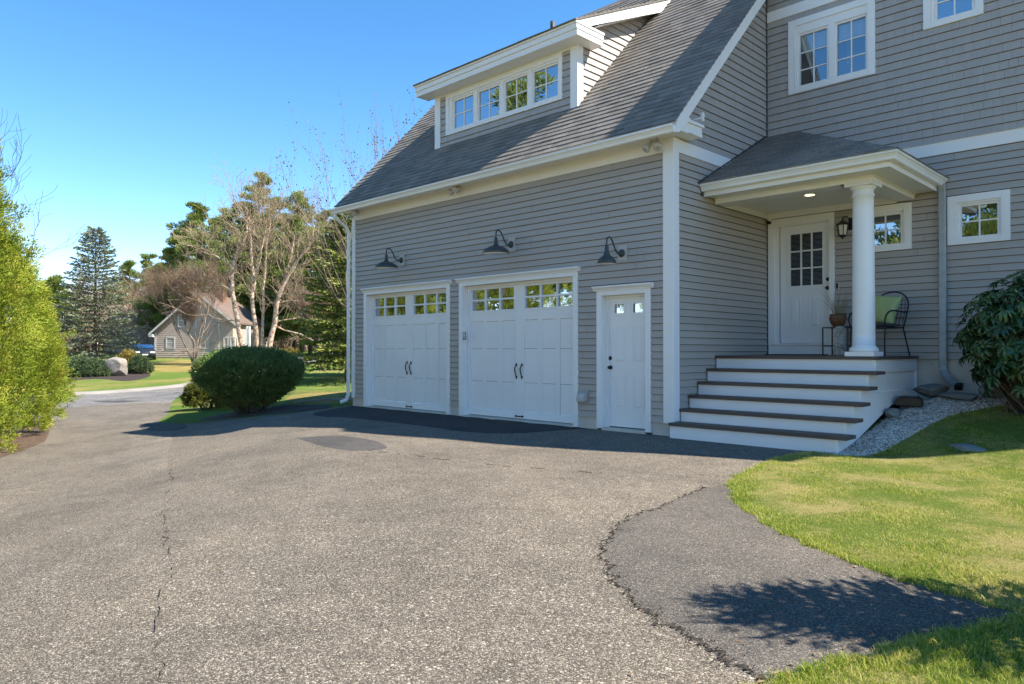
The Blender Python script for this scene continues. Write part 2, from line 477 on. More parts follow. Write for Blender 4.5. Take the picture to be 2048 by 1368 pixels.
# -- windows
def bars(mb, x0, x1, z0, z1, holes, y0, y1):
    for r in rect_minus((x0, x1, z0, z1), holes): mb.box(r[0], r[1], y0, y1, r[2], r[3])
def window(name, y, x0, x1, z0, z1, tw, panes, cols, rows, glass, mullions=(), label=None, sill=.0, sash_w=.035):
    """flat casing, sash frames, muntins and panes of one window in a wall that faces -y"""
    mb = MB()
    bars(mb, x0, x1, z0, z1, [(x0 + tw, x1 - tw, z0 + tw, z1 - tw)], y - .034, y + .02)
    inx0, inx1, inz0, inz1 = x0 + tw, x1 - tw, z0 + tw, z1 - tw
    gl = [(a, b, c, d) for a, b, c, d in panes]
    sash = [(a - sash_w, b + sash_w, c - sash_w, d + sash_w) for a, b, c, d in gl]
    bars(mb, inx0, inx1, inz0, inz1, sash, y - .016, y + .06)
    for s, g in zip(sash, gl): bars(mb, s[0], s[1], s[2], s[3], [g], y + .004, y + .06)
    for a, b, c, d in gl:
        for i in range(1, cols): mb.box(a + (b - a) * i / cols - .010, a + (b - a) * i / cols + .010, y + .019, y + .040, c, d)
        for j in range(1, rows): mb.box(a, b, y + .020, y + .0395, c + (d - c) * j / rows - .010, c + (d - c) * j / rows + .010)
    o = mb.build(name, M['white'], house, .002)
    for a, b, c, d in gl:
        p = MB(); p.poly([(a - .004, y + .034, c - .004), (b + .004, y + .034, c - .004), (b + .004, y + .034, d + .004), (a - .004, y + .034, d + .004)])
        p.build('pane', glass, o)
    if label: o['label'] = label
    return o
wbig = window('upper_window', D, .412, 1.82, 5.625, 6.885, .11, [(.603, 1.058, 5.72, 6.60), (1.219, 1.667, 5.72, 6.60)], 2, 3, M['glass_clear'], label='wide white upper window of two six light sashes')
mb = MB()
for a, b in ((.60, 1.06), (1.215, 1.67)):
    n = 7
    for i in range(n):
        z = 6.36 + .036 * i
        mb.prism([(D + .10, z), (D + .135, z + .004), (D + .115, z + .04), (D + .10, z + .036)], 'x', a, b)
mb.build('blind', M['blind'], wbig)
mb = MB(); mb.box(1.36, 1.365, D + .09, D + .095, 5.98, 6.36); mb.box(1.355, 1.37, D + .085, D + .10, 5.93, 5.98)
mb.build('blind_cord', M['blind'], wbig)
window('upper_window', D, 2.512, 3.298, 6.10, 6.885, .10, [(2.695, 3.147, 6.197, 6.74)], 2, 2, M['glass'], label='small white upper window beside the band board')
window('porch_window', D, 1.549, 2.333, 2.79, 3.508, .105, [(1.72, 2.17, 2.892, 3.352)], 2, 2, M['glass'], label='small white window behind the porch column')
window('lower_window', D, 2.82, 3.604, 2.79, 3.510, .105, [(2.995, 3.445, 2.895, 3.345)], 2, 2, M['glass'], label='small white window to the right of the grey downspout')

# -- dormer
DY, DX0, DX1 = .63, -6.22, -2.33
def dz(y): return 6.72 + .465 * y
mb = MB()
field(mb, (0, DY, 0), X_, Z_, OUTF, [rect(-6.07, -2.47, 5.44, 6.62)], -6.07, -2.47, 5.47, 6.62, .127, .10, .22, 0.021, .0024, [(-5.85, -2.69, 5.75, 6.62)], jit=.002, seed=21, slot=.0062)
YE = (6.72 - 4.86) / (S - .465)
for X, nn in ((DX1 - .01, X_), (DX0 + .01, -X_)):
    field(mb, (X, 0, 0), Y_, Z_, nn, [[(DY + .1, rz(DY + .1)), (YE, rz(YE)), (DY + .1, dz(DY + .1) - .02)]], DY, 3.3, 5.47, 8.3, .127, .10, .22, 0.021, .0024, jit=.002, seed=22, slot=.0062)
for r in rect_minus((DX0 + .02, DX1 - .02, 5.3, 6.8), [(-5.7, -2.75, 5.78, 6.45)]): mb.box(r[0], r[1], DY + .012, DY + .09, r[2], r[3])
mb.box(DX0 + .02, DX1 - .02, DY + .3, DY + .32, 5.6, 6.8)
for x0, x1 in ((DX1 - .06, DX1 - .016), (DX0 + .016, DX0 + .06)): mb.prism([(DY + .05, rz(DY) - .1), (YE, rz(YE) - .05), (YE, dz(YE) - .03), (DY + .05, dz(DY + .05) - .03)], 'x', x0, x1)
dormer = mb.build('dormer', M['shake'], house)
mb = MB()
mb.prism([(DX0 - .022, DY - .025), (-6.065, DY - .025), (-6.065, DY), (DX0, DY), (DX0, DY + .14), (DX0 - .022, DY + .14)], 'z', 5.44, 6.64)
mb.build('dormer_corner_board', M['white'], dormer, .003)
mb = MB()
mb.prism([(-2.475, DY - .025), (DX1 + .022, DY - .025), (DX1 + .022, DY + .14), (DX1, DY + .14), (DX1, DY), (-2.475, DY)], 'z', 5.44, 6.64)
mb.build('dormer_corner_board', M['white'], dormer, .003)
mb = MB(); mb.box(-6.065, -2.475, DY - .02, DY, 6.562, 6.64)
mb.build('dormer_frieze', M['white'], dormer)
mb = MB()
LX, RX = -6.47, -2.05
mb.box(LX, RX, .30, DY, 6.60, 6.618); mb.box(LX, RX, .285, .31, 6.598, 6.70); mb.box(LX - .01, RX + .01, .262, .29, 6.70, 6.79)
mb.box(LX - .02, RX + .02, .235, .27, 6.79, 6.835)
mb.box(DX1 + .024, RX - .002, .635, 1.0, 6.60, 6.70); mb.box(DX1 + .024, RX + .009, .292, 1.01, 6.701, 6.789)
mb.box(DX1 + .024, RX + .021, .272, 1.02, 6.7895, 6.834); mb.box(RX - .03, RX - .003, .312, .634, 6.6185, 6.70)
for x0, x1 in ((RX - .03, RX), (LX, LX + .03)):
    mb.prism([(.40, dz(.4) - .02), (.40, dz(.40) - .16), (3.35, dz(3.35) - .24), (3.35, dz(3.35) - .02)], 'x', x0, x1)
    mb.prism([(.30, dz(.3) - .01), (.30, dz(.30) - .075), (3.35, dz(3.35) - .09), (3.35, dz(3.35) - .01)], 'x', x0 - .008, x1 + .012)
mb.prism([(.9, dz(.9) - .2), (.9, dz(.9) - .19), (3.3, dz(3.3) - .19), (3.3, dz(3.3) - .2)], 'x', DX1, RX - .03)
mb.build('dormer_eave_trim', M['white'], dormer, .002)
mb = MB()
sl = Vector((0, 1, .465)).normalized(); ns = Vector((0, -.465, 1)).normalized(); kk = math.sqrt(1 + .465 ** 2)
field(mb, (0, .215, dz(.215) + .01), X_, sl, ns, [rect(LX - .03, RX + .03, 0, (YE + .1) * kk)], LX - .03, RX + .03, 0, (YE - .2) * kk, .142, .16, .34, .013, .0015, jit=.007, seed=23)
mb.poly([(LX - .03, .215, dz(.215)), (LX - .03, YE + .05, dz(YE + .05)), (RX + .03, YE + .05, dz(YE + .05)), (RX + .03, .215, dz(.215))])
mb.prism([(.213, dz(.215) - .012), (.213, dz(.215) + .012), (YE, dz(YE) + .012), (YE, dz(YE) - .012)], 'x', RX + .012, RX + .034)
mb.build('dormer_roof', M['roof'], dormer)
dp = [(-5.64, -5.055), (-4.891, -4.303), (-4.137, -3.551), (-3.384, -2.793)]
window('dormer_window', DY, -5.872, -2.665, 5.722, 6.562, .085, [(a, b, 5.828, 6.40) for a, b in dp], 2, 2, M['glass'], label='long white dormer window of four sashes')

# -- garage doors
def bx(mb, X0, X1, y0, y1, z0, z1): mb.box(X0, X1, y0, y1, z0, z1)
def crown(mb, x0, x1, zb, ztop, y=-.03):
    k = (ztop - zb)
    p = [(y, zb), (y - .014, zb), (y - .018, zb + .22 * k), (y - .045, zb + .62 * k), (y - .058, zb + .68 * k), (y - .058, ztop), (.01, ztop), (.01, zb)]
    mb.prism([(a, b) for a, b in p], 'x', x0, x1)
def surround(x0, x1, t, head, zb, ztop, depth, foot=-.02):
    mb = MB()
    mb.box(x0 - t, x0, -.03, depth, foot, head + .07); mb.box(x1, x1 + t, -.03, depth, foot, head + .07)
    mb.box(x0, x1, -.03, depth, head, head + .07)
    mb.box(x0 - t - .006, x0 - t * .45, -.036, -.03, foot + .16, head + .06) if t > 5 else None
    crown(mb, x0 - t - .055, x1 + t + .055, head + .07, ztop)
    mb.box(x0, x0 + .05, depth - .045, depth, foot, head); mb.box(x1 - .05, x1, depth - .045, depth, foot, head)
    mb.box(x0 + .05, x1 - .05, depth - .045, depth, head - .04, head)
    return mb.build('door_surround', M['white'], house, .002)
def scroll_handle(x, z0, z1, y):
    mb = MB(); n = 14; L = z1 - z0
    pts = []
    for i in range(n + 1):
        u = i / n
        pts.append((x + .006 * math.sin(u * math.pi * 2), y - .012 - .038 * math.sin(u * math.pi) ** .7, z0 + .03 + (L - .07) * u))
    mb.tube(pts, [.008 + .004 * math.sin(math.pi * i / n) for i in range(n + 1)], 8)
    for zc, sg in ((z1 - .045, 1), (z0 + .025, -1)):
        mb.lathe([(.006, -.016), (.018, -.006), (.020, .004), (.012, .018), (.004, .042), (.001, .05)], (x, y - .010, zc), 10,
                 rot=None if sg > 0 else Matrix.Rotation(math.pi, 3, 'X'))
    return mb
def garage_door(x0, x1, label):
    yb, w, xc = .14, x1 - x0, (x0 + x1) / 2
    o = MB()
    gx = [(x0 + .09, xc - .12), (xc + .12, x1 - .09)]
    zt, zb = 2.385, 1.967
    holes = [(a, b, zb, zt) for a, b in gx]
    for r in rect_minus((x0, x1, .012, 2.456), holes): o.box(r[0], r[1], yb, yb + .05, r[2], r[3])
    pan = []
    for a, b in gx:
        pw = (b - a - 2 * .095) / 3
        for i in range(3):
            pa = a + i * (pw + .095); pan.append((pa, pa + pw, .125, 1.775))
    yo = yb - .016
    for r in rect_minus((x0 + .002, x1 - .002, .014, 2.452), holes + pan): o.box(r[0], r[1], yo, yb + .001, r[2], r[3])
    for a, b, c, d in pan:                                  # sloped shoulders and section joints
        o.prism([(yo + .001, c - .001), (yb + .0005, c + .024), (yb + .001, c - .001)], 'x', a, b)
        o.prism([(yo + .001, d), (yb, d - .012), (yb + .001, d)], 'x', a, b)
    for z in (.655, 1.262, 1.872):
        pass
    d = o.build('garage_door', M['door_white'], house, .0015)
    d['label'] = label
    j = MB()
    for a, b, c, e in pan:
        for z in (.655, 1.262): j.box(a, b, yb - .0022, yb + .001, z - .004, z + .004)
    j.box(x0, x1, yb - .001, yb + .05, .0, .0115)
    j.build('section_joint', M['grey_plastic'], d)
    for a, b in gx:
        f = MB()
        bars(f, a - .018, b + .018, zb - .018, zt + .018, [(a + .012, b - .012, zb + .012, zt - .012)], yo - .008, yb + .02)
        for i in (1, 2): f.box(a + (b - a) * i / 3 - .0165, a + (b - a) * i / 3 + .0165, yo - .002, yb + .024, zb + .012, zt - .012)
        zc = (zb + zt) / 2; f.box(a + .012, b - .012, yo - .003, yb + .0235, zc - .0165, zc + .0165)
        fo = f.build('door_window', M['door_white'], d, .002)
        p = MB(); p.poly([(a, yb + .016, zb), (b, yb + .016, zb), (b, yb + .016, zt), (a, yb + .016, zt)])
        p.build('pane', M['glass_garage'], fo) if False else p.build('pane', M['glass_garage'], d)
    for s in (-.068, .068): scroll_handle(xc + s, .735, 1.01, yo).build('handle', M['black_iron'], d)
    h = MB(); h.tube([(xc - .08, yo - .012, .052), (xc, yo - .022, .052), (xc + .08, yo - .012, .052)], [.006, .012, .006], 8)
    for s in (-1, 1): h.lathe([(.001, -.045), (.012, -.02), (.022, 0), (.008, .02)], (xc + s * .075, yo - .008, .052), 8, rot=Matrix.Rotation(s * math.pi / 2, 3, 'Y') @ Matrix.Rotation(math.pi, 3, 'X'))
    h.build('lift_handle', M['black_iron'], d)
    return d
for (a, b, lb) in ((-7.85, -5.106, 'left garage door nearer the white downspout'), (-4.63, -1.888, 'right garage door beside the narrow side door')):
    surround(a, b, .10, 2.456, 2.456, 2.60, .14)
    garage_door(a, b, lb)
# side entry door of the garage
surround(-1.30, -.478, .10, 2.10, 2.1, 2.247, .13, .0)
mb = MB(); ys = .12
gl = [(-1.142, -.968, 1.819, 1.960), (-.787, -.612, 1.819, 1.960)]
for r in rect_minus((-1.292, -.484, .03, 2.088), gl): mb.box(r[0], r[1], ys, ys + .045, r[2], r[3])
for a, b, c, d in gl: bars(mb, a - .045, b + .045, c - .045, d + .045, [(a, b, c, d)], ys - .009, ys + .01)
def raised(mb, a, b, c, d, y):
    bars(mb, a, b, c, d, [(a + .016, b - .016, c + .016, d - .016)], y - .006, y + .001)
    p = [(a + .04, c + .04), (b - .04, c + .04), (b - .04, d - .04), (a + .04, d - .04)]
    q = [(a + .065, c + .065), (b - .065, c + .065), (b - .065, d - .065), (a + .065, d - .065)]
    vs = [(u, y - .0003, v) for u, v in p] + [(u, y - .008, v) for u, v in q]
    mb.add(vs, [(4, 5, 6, 7)] + [(i, (i + 1) % 4, 4 + (i + 1) % 4, 4 + i) for i in range(4)])
for a, b in ((-1.172, -.932), (-.807, -.586)):
    raised(mb, a, b, 1.02, 1.627, ys); raised(mb, a, b, .30, .833, ys)
sd = mb.build('side_door', M['door_white'], house)
for a, b, c, d in gl:
    p = MB(); p.poly([(a - .01, ys + .02, c - .01), (b + .01, ys + .02, c - .01), (b + .01, ys + .02, d + .01), (a - .01, ys + .02, d + .01)]); p.build('pane', M['glass_garage'], sd)
RX90 = Matrix.Rotation(math.pi / 2, 3, 'X')
def knob(parent, x, y, z, r=.027, name='knob'):
    mb = MB(); mb.lathe([(.033, 0), (.033, .006), (.012, .010), (.012, .03), (r * .8, .036), (r, .05), (r * .85, .062), (r * .4, .067), (.001, .068)], (x, y, z), 16, rot=RX90)
    return mb.build(name, M['black_iron'], parent)
def bolt(parent, x, y, z):
    mb = MB(); mb.lathe([(.033, 0), (.031, .012), (.022, .016), (.02, .022), (.001, .023)], (x, y, z), 16, rot=RX90)
    return mb.build('deadbolt', M['black_iron'], parent)
knob(sd, -1.225, ys, .960); bolt(sd, -1.235, ys, 1.108)
for z in (.3, 1.1, 1.85):
    h = MB(); h.lathe([(.007, -.045), (.007, .045)], (-1.294, ys - .004, z), 8); h.build('hinge', M['grey_plastic'], sd)

# -- front door on the porch
mb = MB()
bars(mb, .035, 1.172, 1.32, 3.512, [(.15, 1.085, 1.0, 3.40)], D - .032, D + .10)
bars(mb, .15, 1.085, 1.32, 3.40, [(.205, 1.075 + .006, 1.0, 3.375)], D - .004, D + .10)
mb.box(.14, 1.09, D - .05, D + .1, 1.318, 1.352)
mb.box(.035, 1.172, D - .024, D + .0, 1.152, 1.318)
mb.build('door_surround', M['white'], house, .002)
yd = D + .05
mb = MB(); g = (.407, .953, 2.335, 3.222)
for r in rect_minus((.225, 1.08, 1.358, 3.374), [g]): mb.box(r[0], r[1], yd, yd + .045, r[2], r[3])
bars(mb, g[0] - .045, g[1] + .045, g[2] - .045, g[3] + .045, [g], yd - .012, yd + .01)
for i in (1, 2): mb.box(g[0] + (g[1] - g[0]) * i / 3 - .0115, g[0] + (g[1] - g[0]) * i / 3 + .0115, yd - .008, yd + .018, g[2], g[3])
for i in (1, 2): mb.box(g[0], g[1], yd - .0075, yd + .0185, g[2] + (g[3] - g[2]) * i / 3 - .0115, g[2] + (g[3] - g[2]) * i / 3 + .0115)
raised(mb, .365, .573, 1.605, 2.16, yd); raised(mb, .721, .925, 1.605, 2.16, yd)
fd = mb.build('front_door', M['door_white'], house)
p = MB(); p.poly([(g[0], yd + .013, g[2]), (g[1], yd + .013, g[2]), (g[1], yd + .013, g[3]), (g[0], yd + .013, g[3])]); p.build('pane', M['glass_dark'], fd)
knob(fd, 1.035, yd, 2.272); bolt(fd, 1.038, yd, 2.418)

# -- porch
deckz = 1.152
porch = None
mb = MB()
for i in range(13):
    y = 1.155 + i * .1425
    mb.box(.03, 2.43, y, min(y + .138, D - .03), deckz - .045, deckz)
porch = mb.build('porch_deck', M['tread'], house, .003)
fr = [(.88, .955), (.612, .760), (.354, .566), (.108, .377), (-.182, .190)]
prev = 1.18
for (y, z) in fr:
    t = MB(); t.box(.03, 2.515, y, y + .142, z - .045, z); t.box(.03, 2.515, y + .146, prev + .03, z - .045, z)
    t.build('tread', M['tread'], porch, .003); prev = y
ys_ = [1.19] + [y + .032 for y, z in fr]
zs_ = [deckz] + [z for y, z in fr]
for i, (y, z) in enumerate(zip(ys_, zs_)):
    zb = zs_[i + 1] if i + 1 < len(zs_) else -.12
    r = MB(); r.box(.035, 2.3585, y, y + .02, zb, z - .0455); r.build('riser', M['riser_white'], porch)
mb = MB()
out = [(D - .03, deckz - .047), (1.192, deckz - .047)]
for i in range(len(fr)):
    y1 = ys_[i] + .002; y2 = ys_[i + 1] + .002; z = fr[i][1] - .047
    out += [(y1, z), (y2, z)]
out += [(ys_[-1], -.10), (.10, -.02), (1.78, .455), (D - .03, .485)]
mb.prism(out, 'x', 2.36, 2.372)
mb.prism([(1.192, 1.105), (D - .03, 1.105), (D - .03, .93), (1.192, .93)], 'x', 2.372, 2.402)
mb.prism([(2.935, .9295), (D - .03, .9295), (D - .03, .6685), (2.935, .6685)], 'x', 2.372, 2.402)
st_ = [(1.374, .929), (1.192, .929), (1.192, fr[0][1] - .047)]
for i in range(len(fr)):
    z = fr[i][1] - .047; zn = (fr[i + 1][1] - .047) if i + 1 < len(fr) else -.10
    st_ += [(ys_[i + 1] + .002, z), (ys_[i + 1] + .002, zn)]
st_ += [(.10, -.02), (1.80, .462), (D - .03, .49), (D - .03, .668), (1.079, .668)]
mb.prism(st_, 'x', 2.372, 2.402)
mb.build('stringer', M['white'], porch)
mb = MB()
y = 1.075
while y < 2.935:
    a, b = y, min(y + .074, 2.936); zt_ = lambda v: min(.931, .664 + (v - 1.079) / .295 * .262)
    if zt_(b) > .67: mb.prism([(a, .66), (b, .66), (b, zt_(b)), (a, max(.661, zt_(a)))], 'x', 2.3725, 2.381)
    y += .082
mb.build('bead_board_skirt', M['white'], porch)
mb = MB(); mb.box(.05, 2.34, 1.25, D - .05, -.3, 1.09); mb.build('porch_frame', M['dark_room'], porch)
# column
cx, cy = 2.19, 1.36
mb = MB()
mb.box(cx - .19, cx + .19, cy - .19, cy + .19, deckz, deckz + .062)
pf = [(.178, .062), (.188, .08), (.186, .10), (.172, .12), (.158, .128), (.152, .14), (.147, .16)]
H0, H1 = deckz + .16, 3.36
for i in range(13):
    u = i / 12; pf.append((.1455 - .0125 * u ** 1.6, .16 + (H1 - H0) * u))
zt = H1 - deckz
pf += [(.147, zt + .006), (.149, zt + .018), (.146, zt + .028), (.133, zt + .034), (.133, zt + .085), (.14, zt + .09), (.165, zt + .125), (.168, zt + .135)]
mb.lathe([(r, z + deckz) for r, z in pf], (cx, cy, 0), 40)
mb.box(cx - .185, cx + .185, cy - .185, cy + .185, 3.495, 3.54)
mb.build('porch_column', M['white'], house)
# porch roof
ex, ey, ez = 2.83, .70, 3.77
hx, hz = .5, 4.965
sp = (hz - ez) / (D - ey)
mb = MB()
sv = Vector((0, 1, sp)).normalized(); sn = Vector((0, -sp, 1)).normalized(); ks = math.sqrt(1 + sp * sp)
L = (D - ey) * ks
field(mb, (0, ey - .01, ez + .012), X_, sv, sn, [[(.012, 0), (ex, 0), (hx, L), (.012, L)]], .012, ex, 0, L, .142, .16, .34, .013, .0015, jit=.006, seed=31)
spx = (hz - ez) / (ex - hx)
sv2 = Vector((-1, 0, spx)).normalized(); sn2 = Vector((spx, 0, 1)).normalized(); L2 = (ex - hx) * math.sqrt(1 + spx * spx)
field(mb, (ex + .01, 0, ez + .012), Y_, sv2, sn2, [[(ey, 0), (D - .0, 0), (D - .0, L2)]], ey, D, 0, L2, .142, .16, .34, .013, .0015, jit=.006, seed=32)
mb.poly([(.01, ey, ez), (ex, ey, ez), (hx, D, hz), (.01, D, hz)]); mb.poly([(ex, ey, ez), (ex, D, ez), (hx, D, hz)])
for i in range(14):                                          # hip caps
    u0, u1 = i / 14, (i + 1) / 14 + .02
    a = Vector((ex, ey, ez + .03)).lerp(Vector((hx, D, hz + .03)), u0); b = Vector((ex, ey, ez + .03)).lerp(Vector((hx, D, hz + .02)), min(1, u1))
    w1 = Vector((-.10, 0, -.028 + .10 * 0)); w2 = Vector((0, .10, -.03))
    mb.add([a + Vector((-.12, 0, -.015)), b + Vector((-.12, 0, -.022)), b, a, b + Vector((.0, .12, -.022)), a + Vector((0, .12, -.015))], [(0, 3, 2, 1), (3, 5, 4, 2)])
proof = mb.build('porch_roof', M['roof'], house)
mb = MB()
mb.tube([(.022, ey - .03, ez + .03), (.022, D, hz + .05)], .014, 6)
mb.box(.012, .024, ey + .05, ey + .12, 3.62, 3.78)
mb.build('flashing', M['lead'], proof)
mb = MB()
def gut(o, z): return [(o + a, z + b) for a, b in pr]
gz = 3.672
n0 = [( ey + .128 + a, gz + b) for a, b in pr]                # front run, profile in (y,z)
# mitred gutter: sweep the profile along the two runs
prof = pr
def P3(o, z, k):
    if k == 0: return (.03, ey + .128 + o, gz + z)
    if k == 1: return (ex - .128 - o, ey + .128 + o, gz + z)
    return (ex - .128 - o, D - .03, gz + z)
vs = []
for k in range(3): vs += [P3(a, b, k) for a, b in prof]
n = len(prof); fs = []
for k in range(2):
    for i in range(n): fs.append((k * n + i, k * n + (i + 1) % n, (k + 1) * n + (i + 1) % n, (k + 1) * n + i))
fs += [list(range(n)), [2 * n + i for i in range(n - 1, -1, -1)]]
mb.add(vs, fs)
mb.build('gutter', M['gutter'], proof)
mb = MB()
fy, fx = ey + .13, ex - .13                                   # fascia planes
mb.box(.03, fx, fy, fy + .02, 3.605, 3.78); mb.box(fx - .02, fx, fy + .02, D - .03, 3.605, 3.78)
mb.box(.03, fx - .02, fy + .02, 1.17, 3.622, 3.64); mb.box(2.38, fx - .02, 1.17, D - .03, 3.622, 3.64)
mb.box(.03, fx - .1, fy + .09, fy + .094, 3.620, 3.6225); mb.box(fx - .13, fx - .126, fy + .1, D - .1, 3.6205, 3.6225)
mb.build('soffit', M['white'], proof, .002)
mb = MB()
mb.box(.03, 2.38, 1.17, 1.42, 3.54, 3.66); mb.box(2.13, 2.38, 1.42, D - .03, 3.54, 3.66)
mb.box(.03, 2.395, 1.155, 1.17, 3.595, 3.622); mb.box(2.38, 2.395, 1.17, D - .03, 3.595, 3.622)
mb.box(2.0, 2.385, 1.165, 1.54, 3.52, 3.5395)
mb.prism([(2.0, 3.54), (1.93, 3.575), (1.93, 3.54)], 'y', 1.165, 1.42)
mb.box(.03, 2.13, D - .055, D - .03, 3.52, 3.625); mb.box(.028, .05, 1.42, D - .05, 3.53, 3.625)
mb.build('porch_beam', M['white'], proof, .003)
mb = MB()
y = 1.42
while y < D - .03:
    mb.box(.03, 2.13, y, y + .085, 3.618, 3.635); y += .089
mb.build('porch_ceiling', M['white'], proof)
mb = MB(); mb.lathe([(.095, 0), (.095, .006), (.075, .008)], (1.24, 1.86, 3.608), 24); mb.build('downlight_rim', M['white'], proof)
# -- downspouts
def spout(pts, mat_, w=.075, d=.055):
    mb = MB(); pts = [Vector(p) for p in pts]
    rings = []
    for i, p in enumerate(pts):
        a = (p - pts[i - 1]).normalized() if i else (pts[1] - p).normalized()
        b = (pts[i + 1] - p).normalized() if i + 1 < len(pts) else a
        t = (a + b).normalized()
        s = X_ if abs(t.x) < .7 else Y_
        u = (s - t * s.dot(t)).normalized(); v = t.cross(u).normalized()
        rings.append([p + u * w / 2 + v * d / 2, p - u * w / 2 + v * d / 2, p - u * w / 2 - v * d / 2, p + u * w / 2 - v * d / 2])
    vs = [q for r in rings for q in r]; fs = []
    for i in range(len(rings) - 1):
        for k in range(4): fs.append((i * 4 + k, i * 4 + (k + 1) % 4, (i + 1) * 4 + (k + 1) % 4, (i + 1) * 4 + k))
    fs += [(3, 2, 1, 0), [len(vs) - 4 + k for k in range(4)]]
    mb.add(vs, fs)
    return mb
m1 = spout([(-8.56, -.38, 4.32), (-8.56, -.38, 4.22), (-8.50, -.12, 4.02), (-8.50, -.065, 3.9), (-8.50, -.065, .22), (-8.53, -.10, .10), (-8.62, -.2, .05)], None)
m1.build('downspout', M['gutter'], house, .006)['label'] = 'white downspout at the far garage corner'
m2 = spout([(2.765, D - .11, 3.7), (2.765, D - .075, 3.6), (2.765, D - .075, 1.02), (2.775, D - .085, .93), (2.80, D - .12, .87), (2.86, D - .18, .80), (3.0, D - .30, .73)], None, .092, .062)
d2 = m2.build('downspout', M['galv'], house, .006); d2['label'] = 'grey metal downspout beside the porch'
for z in (3.3, 2.1, 1.05):
    mb = MB(); mb.box(2.71, 2.82, D - .11, D - .01, z, z + .02); mb.build('strap', M['galv'], d2)
mb = MB(); mb.obox(Vector((3.03, D - .335, .715)), .10, .09, .07, Matrix.Rotation(.5, 3, 'X')); mb.build('spout_mouth', M['black_plastic'], d2)
# vent on the roof
mb = MB(); mb.lathe([(.05, 0), (.05, .3)], (-4.3, 2.2, dz(2.2) + .1), 10); mb.build('roof_vent_pipe', M['lead'], house)
# ---------------------------------------------------------------- lamps and small fittings on the walls
def emis(name, col, st):
    m, nt, out = nodes(name)
    e = nt.nodes.new('ShaderNodeEmission'); e.inputs['Color'].default_value = (*col, 1); e.inputs['Strength'].default_value = st
    nt.links.new(e.outputs[0], out.inputs['Surface']); return m
M['bulb'] = emis('warm_lit_bulb', (1, .80, .50), .9)
# recessed light in the porch ceiling is lit in the photograph
mb = MB(); mb.lathe([(.001, 0), (.072, 0), (.072, .003)], (1.24, 1.86, 3.603), 24)
mb.build('downlight_lens', M['bulb'], proof)

def dup(root, loc, label, rz=None):
    r = root.copy(); COL.objects.link(r); r.location = loc; r['label'] = label
    if rz is not None: r.rotation_euler = (0, 0, rz)
    for ch in list(root.children):
        c = ch.copy(); COL.objects.link(c); c.parent = r
        for g in list(ch.children):
            d = g.copy(); COL.objects.link(d); d.parent = c
    return r

def barn_lamp(loc, label, wd=1.0):
    t = empty('barn_lamp', loc, label, 'wall lamp', 'gooseneck barn lamps on the garage wall')
    mb = MB(); mb.box(-.085, .085, -.018, .0, -.13, .13); mb.box(-.07, .07, -.032, -.018, -.115, .115)
    mb.build('mounting_block', M['beige'], t, .003)
    mb = MB()
    mb.lathe([(.001, .012), (.05, .010), (.062, -.002), (.062, -.03)][::-1], (0, -.034, 0), 20, rot=Matrix.Rotation(math.pi / 2, 3, 'X') @ Matrix.Scale(1, 3))
    mb.lathe([(.062, 0), (.06, .014), (.045, .026), (.02, .034), (.016, .06)], (0, -.03, 0), 20, rot=RX90)
    mb.build('wall_plate', M['lamp_green'], t)
    mb = MB(); pts = []
    cps = [(-.05, 0), (-.12, -.012), (-.19, .035), (-.24, .12), (-.29, .19), (-.345, .217), (-.395, .195), (-.41, .14), (-.41, .07)]
    def cr(p0, p1, p2, p3, u):
        return .5 * ((2 * p1) + (-p0 + p2) * u + (2 * p0 - 5 * p1 + 4 * p2 - p3) * u * u + (-p0 + 3 * p1 - 3 * p2 + p3) * u ** 3)
    vv = [Vector((0, y, z)) for y, z in cps]
    for i in range(len(vv) - 1):
        for k in range(5): pts.append(cr(vv[max(i - 1, 0)], vv[i], vv[i + 1], vv[min(i + 2, len(vv) - 1)], k / 5))
    pts.append(vv[-1])
    mb.tube(pts, .0125, 10); mb.build('gooseneck_arm', M['lamp_green'], t)
    mb = MB()
    pf = [(.022, .085), (.030, .075), (.032, .0), (.040, -.015), (.048, -.055), (.085, -.075), (.125, -.10), (.165, -.135), (.182, -.165), (.184, -.195)]
    pf = [(r * (wd if r > .05 else 1), z) for r, z in pf]
    mb.lathe(pf, (0, -.41, 0), 36)
    mb.build('lamp_shade', M['lamp_green'], t)
    mb = MB()
    mb.lathe([(r * wd, z) for r, z in [(.180, -.1955), (.176, -.165), (.158, -.137), (.12, -.105), (.03, -.085)]], (0, -.41, 0), 36); mb.build('shade_lining', M['lamp_in'], t)
    mb = MB(); mb.lathe([(.015, -.08), (.03, -.11), (.036, -.14), (.025, -.165), (.001, -.175)], (0, -.41, 0), 16); mb.build('bulb', M['lamp_in'], t)
    return t
bl = barn_lamp((-6.54, -.012, 3.115), 'wide dark gooseneck barn lamp above the left garage door', 1.27)
dup(bl, (-3.30, -.012, 3.115), 'wide dark gooseneck barn lamp above the right garage door')
barn_lamp((-.892, -.012, 2.735), 'small narrow gooseneck barn lamp above the side door', .78)

